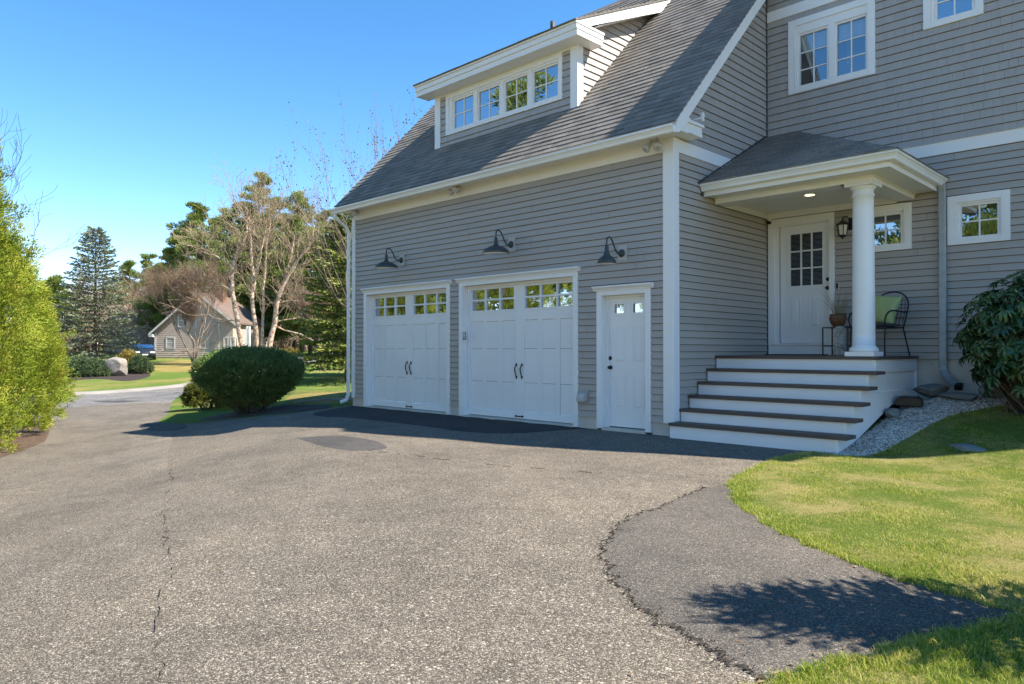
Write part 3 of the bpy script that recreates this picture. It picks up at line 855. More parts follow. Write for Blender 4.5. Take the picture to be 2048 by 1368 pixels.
def flood(loc, label, spread, tilt):
    t = empty('floodlight', loc, label, 'floodlight', 'twin floodlights under the garage eave')
    mb = MB(); mb.lathe([(.055, -.0), (.055, -.025), (.04, -.035), (.018, -.045), (.001, -.046)][::-1], (0, 0, 0), 16); mb.build('base', M['beige'], t)
    for s, (dx, dy, dz) in zip((-1, 1), spread):
        d = Vector((dx, dy, dz)).normalized(); a = Vector((s * .02, 0, -.04))
        k = a + Vector((s * .045, 0, -.03))
        mb = MB(); mb.tube([a, a + Vector((s * .025, 0, -.028)), k], .014, 8)
        rot = Vector((0, 0, 1)).rotation_difference(d).to_matrix()
        mb.lathe([(.001, -.03), (.026, -.025), (.03, .02), (.046, .06), (.066, .10), (.066, .125), (.06, .127)], k, 18, rot=rot)
        h = mb.build('lamp_head', M['beige'], t)
        mb = MB(); mb.lathe([(.058, .112), (.05, .124), (.001, .13)], k, 16, rot=rot); mb.build('lens', M['galv'], h)
    return t
flood((-.22, -.16, 4.36), 'beige twin floodlight by the right corner post of the garage', [(-.35, -.6, -.75), (.3, -.45, -.75)], 0)
flood((-4.62, -.16, 4.36), 'beige twin floodlight at the middle of the garage eave', [(-.8, -.5, -.45), (-.1, -.9, -.3)], 0)
flood((-8.05, -.16, 4.36), 'beige twin floodlight at the far left end of the garage eave', [(-.5, -.6, -.5), (.1, -.9, -.3)], 0)

# keypad on the garage trim, dryer vent, doorbell, security camera
t = empty('keypad', (-4.548, -.03, 1.50), 'grey garage keypad box on the white jamb between the garage doors', 'keypad')
o = MB(); o.box(-.038, .038, -.028, 0, -.075, .085); o.build('case', M['grey_plastic'], t, .006)
o = MB(); o.box(-.036, .036, -.034, -.0285, -.02, .083); o.build('flip_cover', M['beige'], t, .003)
t = empty('vent_hood', (-1.66, -.012, .47), 'small grey vent hood low on the clapboard beside the side door', 'vent')
o = MB(); o.box(-.10, .10, -.02, 0, -.11, .12); o.build('flange', M['grey_plastic'], t, .003)
o = MB(); o.prism([(-.02, .09), (-.09, .06), (-.12, .0), (-.12, -.06), (-.02, -.06)], 'x', -.075, .075); o.build('hood', M['beige'], t, .004)
t = empty('doorbell', (1.219, D - .012, 2.282), 'slim silver doorbell with dark face right of the front door', 'doorbell')
o = MB(); o.box(-.030, .030, -.022, 0, -.065, .065); o.build('case', M['beige'], t, .004)
o = MB(); o.box(-.018, .018, -.026, -.0225, -.03, .05); o.lathe([(.012, 0), (.001, .003)], (0, -.0225, -.045), 12, rot=RX90); o.build('face', M['black_plastic'], t)
t = empty('security_camera', (.075, D - .06, 3.52), 'tiny dark security camera in the corner of the porch ceiling', 'camera')
o = MB(); o.lathe([(.03, .0), (.03, -.02), (.014, -.03), (.014, -.04)][::-1], (0, 0, 0), 14); o.build('bracket', M['white'], t)
o = MB(); o.tube([(0, .02, -.055), (.01, -.045, -.065)], [.026, .028], 14); o.build('camera_body', M['black_plastic'], t)

# porch lantern
M['amber'] = mat('frosted_lantern_glass', (.58, .55, .46), .35, .06, 6)
t = empty('wall_lantern', (1.36, D - .012, 3.2), 'black iron wall lantern with pale glass between front door and column', 'wall lantern')
o = MB(); o.box(.02, .13, -.016, 0, -.06, .22); o.build('backplate', M['beige'], t, .003)
o = MB(); o.box(.045, .105, -.03, -.0165, -.02, .18)
pts = [(.075, -.02, .12), (.075, -.07, .16), (.06, -.12, .185), (.03, -.15, .18), (0, -.16, .15)]
o.tube(pts, .008, 8); o.tube([(.075, -.02, .02), (.075, -.06, .0), (.06, -.10, .02), (.05, -.13, .07)], .006, 8); o.build('bracket', M['black_iron'], t)
C0 = Vector((0, -.16, 0))
o = MB(); tp, bt = .062, .098
tri = [(.11, .055), (.105, .065), (.045, .11), (.018, .125), (.022, .14), (.008, .155), (.012, .17), (.001, .178)]
vs = []; fs = []
o.lathe(tri, C0, 6, smooth=False)
def hexr(r, z): return [C0 + Vector((r * math.cos(R(60 * k)), r * math.sin(R(60 * k)), z)) for k in range(6)]
A, B = hexr(.085, .055), hexr(.062, -.115)
for k in range(6):
    o.tube([A[k], B[k]], .006, 5); o.tube([A[k], A[(k + 1) % 6]], .006, 5); o.tube([B[k], B[(k + 1) % 6]], .007, 5)
o.lathe([(.066, -.115), (.05, -.135), (.02, -.15), (.012, -.17), (.001, -.175)], C0, 6, smooth=False)
o.build('lantern_frame', M['black_iron'], t)
o = MB(); A, B = hexr(.080, .05), hexr(.058, -.112)
o.add(A + B, [(k, k + 6, (k + 1) % 6 + 6, (k + 1) % 6) for k in range(6)]); o.build('lantern_glass', M['amber'], t)

# ---------------------------------------------------------------- things on the porch
# iron armchair
M['cushion'] = mat('dark_seat_cushion', (.06, .06, .065), .9, .15, 20)
def pillow_mat():
    m, nt, out = nodes('lime_green_cloth')
    vec = coords(nt); w = noi(nt, vec, 160, 2); b = noi(nt, vec, 9, 3)
    col = ramp(nt, b, [(.3, (.33, .39, .16)), (.7, (.39, .45, .20))])
    princ(nt, out, col, .9, .2, 0, w, .4, .003); return m
M['pillow'] = pillow_mat()
ch = empty('porch_chair', (2.02, 2.42, deckz), 'black iron porch armchair behind the white column', 'chair', rz=R(-14))
def ctube(name, pts, r, n=8, par=ch):
    o = MB(); vv = [Vector(p) for p in pts]; q = []
    for i in range(len(vv) - 1):
        for k in range(5): q.append(cr_(vv[max(i - 1, 0)], vv[i], vv[i + 1], vv[min(i + 2, len(vv) - 1)], k / 5))
    q.append(vv[-1]); o.tube(q, r, n); return o.build(name, M['black_iron'], par)
def cr_(p0, p1, p2, p3, u):
    return .5 * ((2 * p1) + (-p0 + p2) * u + (2 * p0 - 5 * p1 + 4 * p2 - p3) * u * u + (-p0 + 3 * p1 - 3 * p2 + p3) * u ** 3)
w, d = .27, .25
for s in (-1, 1):
    ctube('front_leg', [(s * w, -d, .0), (s * w, -d - .005, .25), (s * w, -d + .01, .42)], .011)
    ctube('rear_leg', [(s * (w - .01), d + .15, .0), (s * (w - .01), d + .07, .2), (s * (w - .02), d + .0, .42)], .011)
    ctube('armrest', [(s * w, -d + .01, .42), (s * (w + .02), -d - .02, .54), (s * (w + .03), -d + .05, .64), (s * (w + .03), -d + .2, .665), (s * (w + .02), d - .05, .65), (s * (w - .01), d + .05, .66)], .012)
ctube('back_frame', [(-w + .02, d, .40), (-w, d + .06, .62), (-w + .01, d + .12, .80), (-w + .10, d + .14, .93), (0, d + .16, .975), (w - .10, d + .14, .93), (w - .01, d + .12, .80), (w, d + .06, .62), (w - .02, d, .40)], .012)
o = MB()
for i in range(-4, 5):
    x = i * .055
    o.tube([(x, d + .02, .44), (x * 1.02, d + .09, .66), (x * .9, d + .145, .90 - abs(i) * .012)], .0045, 5)
for z, yy in ((.58, .065), (.72, .1), (.84, .128)): o.tube([(-w + .01, d + yy, z), (0, d + yy + .01, z), (w - .01, d + yy, z)], .0045, 5)
o.build('back_lattice', M['black_iron'], ch)
o = MB(); o.tube([(-w, -d, .42), (w, -d, .42), (w - .02, d, .42), (-w + .02, d, .42), (-w, -d, .42)], .011, 8)
for i in range(9): o.tube([(-w, -d + .05 + i * .05, .42), (w, -d + .05 + i * .05, .42)], .004, 5)
o.build('seat_frame', M['black_iron'], ch)
# cushions: rounded pads
def pad(name, sx, sy, sz, mat_, n=14, pinch=.25, e=2.6):
    vs = []; fs = []
    for side in (1, -1):
        for i in range(n + 1):
            for j in range(n + 1):
                u, v = -1 + 2 * i / n, -1 + 2 * j / n
                k = max(0, (1 - abs(u) ** e) * (1 - abs(v) ** e)) ** .55
                c = 1 - pinch * (abs(u) ** 3 * abs(v) ** 3) * 0 - .06 * (1 - abs(v) ** 2) * abs(u) ** 4 - 0
                c2 = 1 - .06 * (1 - abs(u) ** 2) * abs(v) ** 4
                vs.append((u * sx / 2 * c, v * sy / 2 * c2, side * (k * sz / 2 + .002)))
    m = (n + 1) ** 2
    for s in (0, 1):
        for i in range(n):
            for j in range(n):
                q = [s * m + i * (n + 1) + j, s * m + (i + 1) * (n + 1) + j, s * m + (i + 1) * (n + 1) + j + 1, s * m + i * (n + 1) + j + 1]
                fs.append(q if s == 0 else q[::-1])
    me = bpy.data.meshes.new(name); me.from_pydata(vs, [], fs)
    bm = bmesh.new(); bm.from_mesh(me); bmesh.ops.remove_doubles(bm, verts=bm.verts, dist=.0045); bm.to_mesh(me); bm.free()
    me.polygons.foreach_set('use_smooth', np.ones(len(me.polygons), dtype=bool)); me.update()
    return link_mesh(name, me, mat_)
sc_ = pad('seat_cushion', .52, .50, .07, M['cushion']); sc_.parent = ch; sc_.location = (0, 0, .455)
pl = pad('green_pillow', .50, .46, .17, M['pillow'])
pl.matrix_world = ch.matrix_basis @ Matrix.Translation((-.02, .15, .70)) @ Matrix.Rotation(R(9), 4, 'Y') @ Matrix.Rotation(R(74), 4, 'X')
tag(pl, 'lime green square pillow on the iron porch chair', 'pillow')

# small iron side table with a pot of dry grass, owl statue, door mat
st = empty('side_table', (1.40, 2.60, deckz), 'black iron side table by the front door carrying the basket pot', 'table')
for x, y in ((-.19, -.19), (.19, -.19), (.19, .19), (-.19, .19)):
    o = MB(); o.box(x - .009, x + .009, y - .009, y + .009, 0, .43); o.build('leg', M['black_iron'], st)
o = MB(); o.box(-.20, .20, -.20, .20, .43, .447)
o.build('table_top', M['black_iron'], st, .004)
o = MB()
for s in (-1, 1): o.box(s * .19 - .005, s * .19 + .005, -.18, .18, .14, .152); o.box(-.18, .18, s * .19 - .005, s * .19 + .005, .152, .164)
o.build('stretcher', M['black_iron'], st)
M['pot'] = mat('glazed_brown_basket_pot', (.16, .075, .030), .4, .4, 30, bump=.4, bscale=60)
M['soil'] = mat('dark_soil', (.03, .022, .016), .95, .2, 30)
pt = empty('flower_pot', (1.38, 2.58, deckz + .448), 'brown ribbed basket pot of dry grass on the side table', 'plant pot')
o = MB(); n = 36; prof = [(.065, 0), (.09, .03), (.118, .09), (.128, .14), (.118, .185), (.126, .20), (.122, .206), (.112, .20)]
vs = []; fs = []
for i, (r, z) in enumerate(prof):
    for k in range(n):
        rr = r * (1 + (.03 if k % 2 else -.03) * (1 if 0 < i < 4 else 0)); a = 2 * math.pi * k / n
        vs.append((rr * math.cos(a), rr * math.sin(a), z))
for i in range(len(prof) - 1):
    for k in range(n): fs.append((i * n + k, i * n + (k + 1) % n, (i + 1) * n + (k + 1) % n, (i + 1) * n + k))
fs.append(list(range(n - 1, -1, -1))); o.add(vs, fs, .5); o.build('pot', M['pot'], pt)
o = MB(); o.lathe([(.112, .19), (.001, .195)], (0, 0, 0), 20); o.build('soil', M['soil'], pt)
M['straw'] = leaf_mat('dry_straw_stems', [(.20, .15, .07), (.34, .27, .14), (.16, .17, .06)], trans=.1)
o = MB(); rg = random.Random(5)
for i in range(90):
    a = rg.uniform(0, 6.28); r0 = rg.uniform(0, .08); lean = rg.uniform(.05, .26); hh = rg.uniform(.12, .40)
    p0 = Vector((r0 * math.cos(a), r0 * math.sin(a), .19)); p1 = p0 + Vector((lean * .4 * math.cos(a), lean * .4 * math.sin(a), hh * .6)); p2 = p0 + Vector((lean * math.cos(a), lean * math.sin(a), hh))
    o.tube([p0, p1, p2], [.002, .0016, .0008], 3, cap=False, smooth=False)
o.build('dry_grass', M['straw'], pt)

def owl_mat():
    m, nt, out = nodes('weathered_owl_stone')
    vec = coords(nt); a = noi(nt, vec, 14, 5, .7); b = noi(nt, vec, 55, 3)
    col = ramp(nt, a, [(.30, (.13, .115, .09)), (.5, (.34, .32, .28)), (.7, (.52, .50, .46))])
    princ(nt, out, col, .9, .2, 0, b, .6, .01); return m
M['owl'] = owl_mat()
ow = empty('owl_statue', (1.74, 1.70, deckz), 'weathered grey stone owl statue standing left of the column', 'statue', rz=R(28)); ow.scale = (.84, .84, .84)
me = bpy.data.meshes.new('owl_body'); bm = bmesh.new()
prof = [(.001, 0), (.10, 0), (.112, .02), (.112, .10), (.100, .13), (.094, .15), (.103, .20), (.108, .26), (.104, .32), (.092, .355), (.096, .39), (.100, .43), (.094, .47), (.070, .505), (.035, .52), (.001, .522)]
n = 40; rows = []
for r, z in prof:
    rr = []
    for k in range(n):
        a = 2 * math.pi * k / n; x, y = math.cos(a), math.sin(a)
        q = r * (1 + .05 * noise.noise(Vector((x * 2.2, y * 2.2, z * 9))))
        if .15 < z < .36: q *= 1 + .07 * math.exp(-((abs(a - 1.5 * math.pi) - 1.25) / .35) ** 2) - .025 * math.exp(-((a - 1.5 * math.pi) / .5) ** 2)   # folded wings
        if .38 < z < .5: q *= 1 - .05 * math.exp(-((a - 1.5 * math.pi) / .7) ** 2)
        rr.append(bm.verts.new((q * x * .98, q * y * .86, z)))
    rows.append(rr)
for i in range(len(rows) - 1):
    for k in range(n): bm.faces.new((rows[i][k], rows[i][(k + 1) % n], rows[i + 1][(k + 1) % n], rows[i + 1][k])).smooth = True
bm.to_mesh(me); bm.free(); link_mesh('owl_body', me, M['owl'], ow)
o = MB()
for s in (-1, 1):
    o.lathe([(.040, 0), (.036, .012), (.026, .006), (.022, .004), (.016, .012), (.001, .016)], (s * .038, -.074, .432), 18, rot=RX90)
    o.tube([(s * .012, -.085, .472), (s * .05, -.075, .49), (s * .078, -.045, .498)], [.010, .012, .006], 8)
o.lathe([(.016, 0), (.012, .014), (.002, .03)], (0, -.082, .408), 8, rot=Matrix.Rotation(R(115), 3, 'X'))
o.build('owl_face', M['owl'], ow)
o = MB()
for s in (-1, 1):
    for k in range(3): o.tube([(s * .04 + (k - 1) * .018, -.085, .165), (s * .04 + (k - 1) * .02, -.108, .145), (s * .04 + (k - 1) * .02, -.106, .125)], [.009, .01, .006], 6)
o.build('owl_claws', M['owl'], ow)
M['mat'] = mat('black_rubber_door_mat', (.022, .021, .02), .9, .2, 30, bump=.5, bscale=90)
dm = MB(); dm.box(.24, 1.10, 2.42, 2.90, deckz + .001, deckz + .016)
tag(dm.build('door_mat', M['mat'], None, .004), 'black door mat lying before the white front door', 'door mat')
# small antenna bracket at the eave corner
t = empty('bracket', (.262, .28, 4.57), 'small white plastic bracket arm on the garage eave corner', 'bracket')
o = MB(); o.tube([(-.01, -.12, .03), (.01, -.02, .065), (.02, .06, .09)], .008, 6); o.build('arm', M['white'], t)
o = MB(); o.box(.0, .04, .05, .10, .04, .17); o.box(-.02, .06, .06, .085, .10, .13); o.build('clamp', M['white'], t, .003)
# ---------------------------------------------------------------- terrain
def _tab(t, tb):
    if t <= tb[0][0]: return tb[0][1]
    for (a, b), (c, d) in zip(tb, tb[1:]):
        if t <= c:
            u = (t - a) / (c - a); u = u * u * (3 - 2 * u) * .5 + u * .5
            return b + (d - b) * u
    return tb[-1][1]
SLOPE = [(8.6, 0), (9.7, -.06), (11.6, -.2), (12.95, -.33), (15.5, -.53), (17, -.61), (21, -.74), (27, -.84), (45, -.92)]
RISE = [(29, 0), (36, .06), (45, .45), (60, 1.0), (75, 1.42), (100, 2.0), (160, 3.5)]
def sst(a, b, x):
    u = min(1, max(0, (x - a) / (b - a))); return u * u * (3 - 2 * u)
def fdist(x, y): return -(x - 5.838) * .7034 + (y + 9.257) * .7108      # metres north-west of the driveway mouth
def ground(x, y):
    t = -x - 1.5 * y if y < 3 else -x - 4.5
    z = -.03 + _tab(t, SLOPE) + _tab(fdist(x, y), RISE)
    z += sst(1.7, 2.7, x) * (.24 * max(0, y + .1) if y < 2.4 else .6 + .03 * (min(y, 6) - 2.4))
    wob = noise.noise(Vector((x * .33, y * .33, 3.1))) * .05 + noise.noise(Vector((x * .9, y * .9, 7.7))) * .012
    z += wob * (sst(.6, 2.2, -y) if -9.5 < x < 2.6 else 1.0) * sst(.2, 1.2, abs(y + .2) if x < 2.6 else 2)
    return z

def asphalt_mat(name, dark, mid, light, tint, cell=75.0, smooth=0.0):
    m, nt, out = nodes(name)
    vec = coords(nt)
    v = N(nt, 'ShaderNodeTexVoronoi'); v.inputs['Scale'].default_value = cell; nt.links.new(vec, v.inputs['Vector'])
    sep = nt.nodes.new('ShaderNodeSeparateColor'); nt.links.new(v.outputs['Color'], sep.inputs['Color'])
    peb = ramp(nt, sep.outputs[0], [(.12, dark), (.45, mid), (.78, tint), (.96, light)])
    edge = ramp(nt, v.outputs['Distance'], [(.25, (1, 1, 1)), (.75, (.55, .54, .53))])
    col = mixc(nt, 1, peb, edge, 'MULTIPLY')
    v2 = N(nt, 'ShaderNodeTexVoronoi'); v2.inputs['Scale'].default_value = cell * .24; nt.links.new(vec, v2.inputs['Vector'])
    s2 = nt.nodes.new('ShaderNodeSeparateColor'); nt.links.new(v2.outputs['Color'], s2.inputs['Color'])
    spk = ramp(nt, s2.outputs[1], [(.86, (0, 0, 0)), (.90, (.9, .9, .9))])
    dsp = ramp(nt, v2.outputs['Distance'], [(.2, (1, 1, 1)), (.34, (0, 0, 0))])
    col = mixc(nt, mixc(nt, 1, spk, dsp, 'MULTIPLY'), col, light)
    big = noi(nt, vec, .55, 6, .6)
    col = mixc(nt, 1, col, ramp(nt, big, [(.28, (.74, .74, .74)), (.5, (1, 1, 1)), (.7, (1.20, 1.18, 1.14))]), 'MULTIPLY')
    med = noi(nt, vec, 3.2, 5, .6)
    col = mixc(nt, 1, col, ramp(nt, med, [(.35, (.88, .88, .88)), (.65, (1.1, 1.1, 1.1))]), 'MULTIPLY')
    rust = noi(nt, vec, .9, 5, .7)
    col = mixc(nt, ramp(nt, rust, [(.66, (0, 0, 0)), (.86, (.4, .4, .4))]), col, (.26, .17, .09))
    princ(nt, out, col, .9, .22, 0, v.outputs['Distance'], .55 - .3 * smooth, -.006)
    return m
M['drive'] = asphalt_mat('worn_pebbly_asphalt', (.090, .076, .060), (.165, .140, .110), (.46, .40, .32), (.245, .21, .165), 150)
M['drive_light'] = asphalt_mat('paler_worn_asphalt', (.105, .09, .072), (.185, .158, .126), (.48, .42, .34), (.268, .23, .183), 140)
M['path'] = asphalt_mat('smoother_grey_asphalt', (.070, .062, .053), (.124, .110, .094), (.30, .265, .225), (.165, .146, .125), 190, .6)
M['patch'] = asphalt_mat('dark_asphalt_patch', (.030, .029, .029), (.046, .044, .044), (.12, .115, .11), (.066, .063, .062), 130, .7)
M['patch_grey'] = asphalt_mat('grey_asphalt_patch', (.055, .051, .049), (.085, .079, .075), (.19, .175, .165), (.112, .103, .097), 140, .8)
M['road'] = asphalt_mat('pale_grey_road', (.16, .15, .14), (.23, .215, .20), (.36, .34, .31), (.28, .26, .24), 40, .6)
M['kerb'] = mat('pale_asphalt_kerb', (.27, .245, .21), .9, .12, 1.0)
M['crack'] = mat('dark_crack_grit', (.040, .034, .027), .95, .3, 30)

def grass_ground_mat(name, greens, straw, amount, sc_=.35):
    m, nt, out = nodes(name)
    vec = coords(nt); f1 = noi(nt, vec, 14, 6, .7); big = noi(nt, vec, sc_, 5, .6); fine = noi(nt, vec, 90, 3, .7)
    g = ramp(nt, f1, [(.3, greens[0]), (.7, greens[1])])
    s = ramp(nt, fine, [(.3, straw[0]), (.7, straw[1])])
    mk = math_(nt, 'ADD', math_(nt, 'MULTIPLY', big, 1.0), math_(nt, 'MULTIPLY', f1, .35))
    col = mixc(nt, ramp(nt, mk, [(amount, (0, 0, 0)), (amount + .2, (1, 1, 1))]), g, s)
    col = mixc(nt, 1, col, ramp(nt, fine, [(.25, (.6, .6, .6)), (.75, (1.35, 1.35, 1.35))]), 'MULTIPLY')
    princ(nt, out, col, .95, .1, 0, fine, .9, .03)
    return m
M['lawn'] = grass_ground_mat('spring_lawn_with_straw', ((.09, .13, .020), (.15, .19, .035)), ((.26, .22, .08), (.36, .30, .12)), .60, 1.1)
M['lawn_far'] = grass_ground_mat('green_street_lawn', ((.085, .150, .022), (.14, .20, .038)), ((.24, .20, .06), (.32, .26, .09)), .66, .22)
M['lawn_dry'] = grass_ground_mat('straw_coloured_lawn', ((.13, .15, .03), (.19, .18, .05)), ((.26, .20, .06), (.34, .26, .09)), .52, .25)
M['bed_brown'] = mat('red_brown_needle_litter', (.095, .058, .038), .95, .4, 9, bump=.7, bscale=40)
M['mulch'] = mat('dark_bark_mulch', (.040, .026, .020), .95, .4, 12, bump=.8, bscale=30)
def gravel_mat():
    m, nt, out = nodes('pale_mixed_gravel')
    vec = coords(nt)
    v = N(nt, 'ShaderNodeTexVoronoi'); v.inputs['Scale'].default_value = 38; nt.links.new(vec, v.inputs['Vector'])
    sep = nt.nodes.new('ShaderNodeSeparateColor'); nt.links.new(v.outputs['Color'], sep.inputs['Color'])
    col = ramp(nt, sep.outputs[0], [(.05, (.26, .20, .15)), (.35, (.52, .44, .35)), (.7, (.66, .60, .52)), (.95, (.82, .79, .73))])
    col = mixc(nt, 1, col, ramp(nt, v.outputs['Distance'], [(.3, (1, 1, 1)), (.8, (.35, .33, .3))]), 'MULTIPLY')
    princ(nt, out, col, .85, .25, 0, v.outputs['Distance'], 1.0, -.02); return m
M['gravel'] = gravel_mat()

def smooth_line(pts, n=6, closed=False):
    out = []; L = len(pts)
    rng_ = range(L if closed else L - 1)
    for i in rng_:
        p = [Vector((*(pts[(i + k) % L] if closed else pts[min(max(i + k, 0), L - 1)]), 0)) for k in (-1, 0, 1, 2)]
        for k in range(n):
            q = cr_(p[0], p[1], p[2], p[3], k / n); out.append((q.x, q.y))
    if not closed: out.append(tuple(pts[-1]))
    return out
# outlines, plan view in metres
rj = random.Random(9)
def ragged(L, a=.022): return [L[0]] + [(x + rj.gauss(0, a), y + rj.gauss(0, a)) for x, y in L[1:-1]] + [L[-1]]
lawn_edge = ragged(smooth_line([(2.12, -.30), (2.06, -.75), (2.16, -1.70), (2.33, -2.49), (2.52, -2.98), (2.84, -3.51), (3.18, -3.97), (3.58, -4.33), (3.87, -4.53), (4.18, -4.69), (4.5, -4.83), (4.8, -4.91), (5.25, -5.0)], 8))
lawn_edge2 = ragged(smooth_line([(5.25, -5.0), (5.11, -5.08), (4.99, -5.4), (4.87, -5.73), (4.75, -6.04), (4.66, -6.33), (4.60, -6.58), (4.52, -7.3), (4.9, -8.6), (7.0, -9.6)], 8))
crack_line = smooth_line([(2.40, -2.70), (2.40, -3.10), (2.42, -3.48), (2.60, -4.24), (2.67, -4.82), (2.89, -5.38), (3.05, -5.63), (3.33, -5.92), (3.66, -6.17), (3.91, -6.32), (4.18, -6.42), (4.35, -6.51), (4.56, -6.59)], 4)
road_near = [(-24.0, -3.6), (-22.94, 1.39), (-29.68, 4.46), (-32.23, 5.69), (-36.5, 9.5), (-40.5, 14.2), (-44.8, 18.8), (-51.0, 24.0), (-60, 31.5), (-78, 48)]
road_far = [(-31.5, -8.0), (-32.9, -2.0), (-32.6, 1.4), (-33.4, 4.2), (-34.9, 7.0), (-39, 11.2), (-46, 18.0), (-52, 21.6), (-59.7, 26.4), (-63.5, 29.4), (-82, 44)]
road_near_s = smooth_line(road_near[1:], 4); road_far_s = smooth_line(road_far, 4)
drive_edge = smooth_line([(-8.46, .02), (-8.62, -.75), (-9.3, -1.35), (-10.6, -1.65), (-11.9, -1.80), (-13.0, -2.22), (-14.6, -2.0), (-16.4, -1.14), (-19.6, .1), (-22.94, 1.39)], 4)
hedge_edge = [(-24.0, -3.9), (-19.5, -3.75), (-16.7, -4.0), (-12.6, -5.1), (-11.1, -5.8), (-9.0, -7.0), (-6.5, -8.8), (-4, -11), (-2.5, -15), (8, -16), (8, -9.6), (7.0, -9.6)]
drive_poly = [(2.05, .3), (-8.46, .3)] + drive_edge + [(-24.4, .4), (-24.6, -2)] + hedge_edge + lawn_edge2[::-1] + lawn_edge[::-1][1:]
# the sealed path lies between the crack and the two lawn edges
le = [p for p in lawn_edge if p[1] < -2.62]
le2 = [p for p in lawn_edge2 if p[1] > -6.57]
path_poly = crack_line + le2[::-1] + le[::-1]
road_poly = [(-24.4, .4), (-24.6, -2), (-24.0, -3.9), (-23.5, -7), (-24, -12)] + [(-31.5, -12)] + road_far_s + [(-78, 48)] + road_near_s[::-1][1:]
kerb_in = road_far_s
front_patch = smooth_line([(-8.25, -.20), (-7.85, .03), (-1.95, .03), (-1.68, -.15), (-1.75, -.62), (-2.05, -1.45), (-2.79, -1.68), (-4.01, -1.60), (-5.29, -1.62), (-6.79, -1.65), (-8.06, -1.20)], 3, True)
mid_patch = smooth_line([(-4.12, -3.75), (-3.92, -3.49), (-3.38, -3.31), (-2.68, -3.36), (-2.0, -3.64), (-1.89, -3.95), (-2.11, -4.21), (-2.67, -4.16), (-3.48, -3.93)], 3, True)
left_patch = smooth_line([(-14.5, -2.5), (-14.25, -2.12), (-12.75, -2.11), (-11.2, -2.62), (-11.14, -3.05), (-12.78, -3.04)], 3, True)
road_patch = [(-27.2, -.2), (-26.9, .9), (-25.1, 1.3), (-25.3, .3)]
gravel_poly = smooth_line([(2.38, .30), (2.14, .08), (2.22, -.16), (2.54, -.22), (2.80, .05), (2.91, .47), (3.03, 1.07), (3.18, 1.58), (3.40, 1.86), (3.7, 2.15), (4.5, 2.45), (5.4, 2.5), (5.6, 3.03), (2.42, 3.03), (2.40, 1.5)], 3, True)
bush_bed = smooth_line([(-8.6, -.55), (-9.6, -1.25), (-11.0, -1.5), (-12.3, -1.6), (-13.4, -1.4), (-13.8, -.5), (-12.9, .4), (-11.0, .25), (-9.4, .0)], 3, True)
mulch_bed = smooth_line([(-42.6, 2.0), (-42.6, 4.3), (-39.8, 4.9), (-40.6, 6.2), (-45.5, 8.4), (-52, 9.6), (-64, 12), (-70, 6), (-58, 0), (-48, -1)], 3, True)

hedge_bed = [(-24.0, -3.95)] + hedge_edge[1:8] + [(-6.5, -12.5), (-9.5, -10.5), (-12.5, -8.8), (-16, -7.0), (-20, -6.2), (-24.2, -5.6)]
worn_strip = smooth_line([(-11.6, -2.95), (-9.0, -3.75), (-6.6, -4.70), (-4.4, -5.52), (-4.35, -5.66), (-5.3, -5.62), (-6.6, -5.42), (-8.3, -4.75), (-10.2, -4.1), (-12.3, -3.55), (-13.4, -3.3)], 3, True)
dry_a = smooth_line([(-9.3, .45), (-11.2, .55), (-13.2, 1.2), (-15.6, 2.2), (-17.2, 4.2), (-14.6, 5.0), (-11.0, 3.6), (-9.3, 2.2)], 3, True)
dry_b = smooth_line([(-43.5, 13.0), (-44.5, 10.8), (-48.5, 9.8), (-54, 11.4), (-61, 13.5), (-64, 18.0), (-60, 22.5), (-57, 26), (-51, 21.8), (-47.5, 18.2), (-45.5, 16.5)], 3, True)
def inside(p, poly):
    x, y = p; c = False; n = len(poly); j = n - 1
    for i in range(n):
        xi, yi = poly[i]; xj, yj = poly[j]
        if (yi > y) != (yj > y) and x < (xj - xi) * (y - yi) / (yj - yi) + xi: c = not c
        j = i
    return c
regions = [('asphalt_patch', front_patch, 'patch', .012), ('asphalt_patch', mid_patch, 'patch_grey', .006), ('asphalt_patch', left_patch, 'patch_grey', .005),
           ('asphalt_path', path_poly, 'path', .008), ('gravel', gravel_poly, 'gravel', .01), ('worn_asphalt', worn_strip, 'drive_light', .003), ('asphalt_patch', road_patch, 'patch_grey', .0),
           ('mulch_bed', bush_bed, 'mulch', .015), ('hedge_bed', hedge_bed, 'bed_brown', .02), ('dry_lawn', dry_a, 'lawn_dry', .01), ('dry_lawn', dry_b, 'lawn_dry', .01), ('mulch_bed', mulch_bed, 'mulch', .02), ('driveway', drive_poly, 'drive', 0), ('road', road_poly, 'road', 0)]
BX = [(-95, -14), (9, -18), (14, 62), (-95, 62)]
pts = []; edges = []
def add_loop(poly, closed=True, step=.5):
    q = []
    n = len(poly)
    for i in range(n if closed else n - 1):
        a, b = poly[i], poly[(i + 1) % n]
        L = math.dist(a, b); k = max(1, int(L / max(step, .03 * L ** .5)))
        for s in range(k): q.append((a[0] + (b[0] - a[0]) * s / k, a[1] + (b[1] - a[1]) * s / k))
    if not closed: q.append(tuple(poly[-1]))
    b0 = len(pts); pts.extend(q)
    m = len(q)
    for i in range(m if closed else m - 1): edges.append((b0 + i, b0 + (i + 1) % m))
add_loop(BX, True, 5)
for nm, pl_, mt, o_ in regions: add_loop(pl_, True, .6 if nm not in ('road', 'mulch_bed', 'dry_lawn', 'hedge_bed') else 1.2)
rg = random.Random(2)
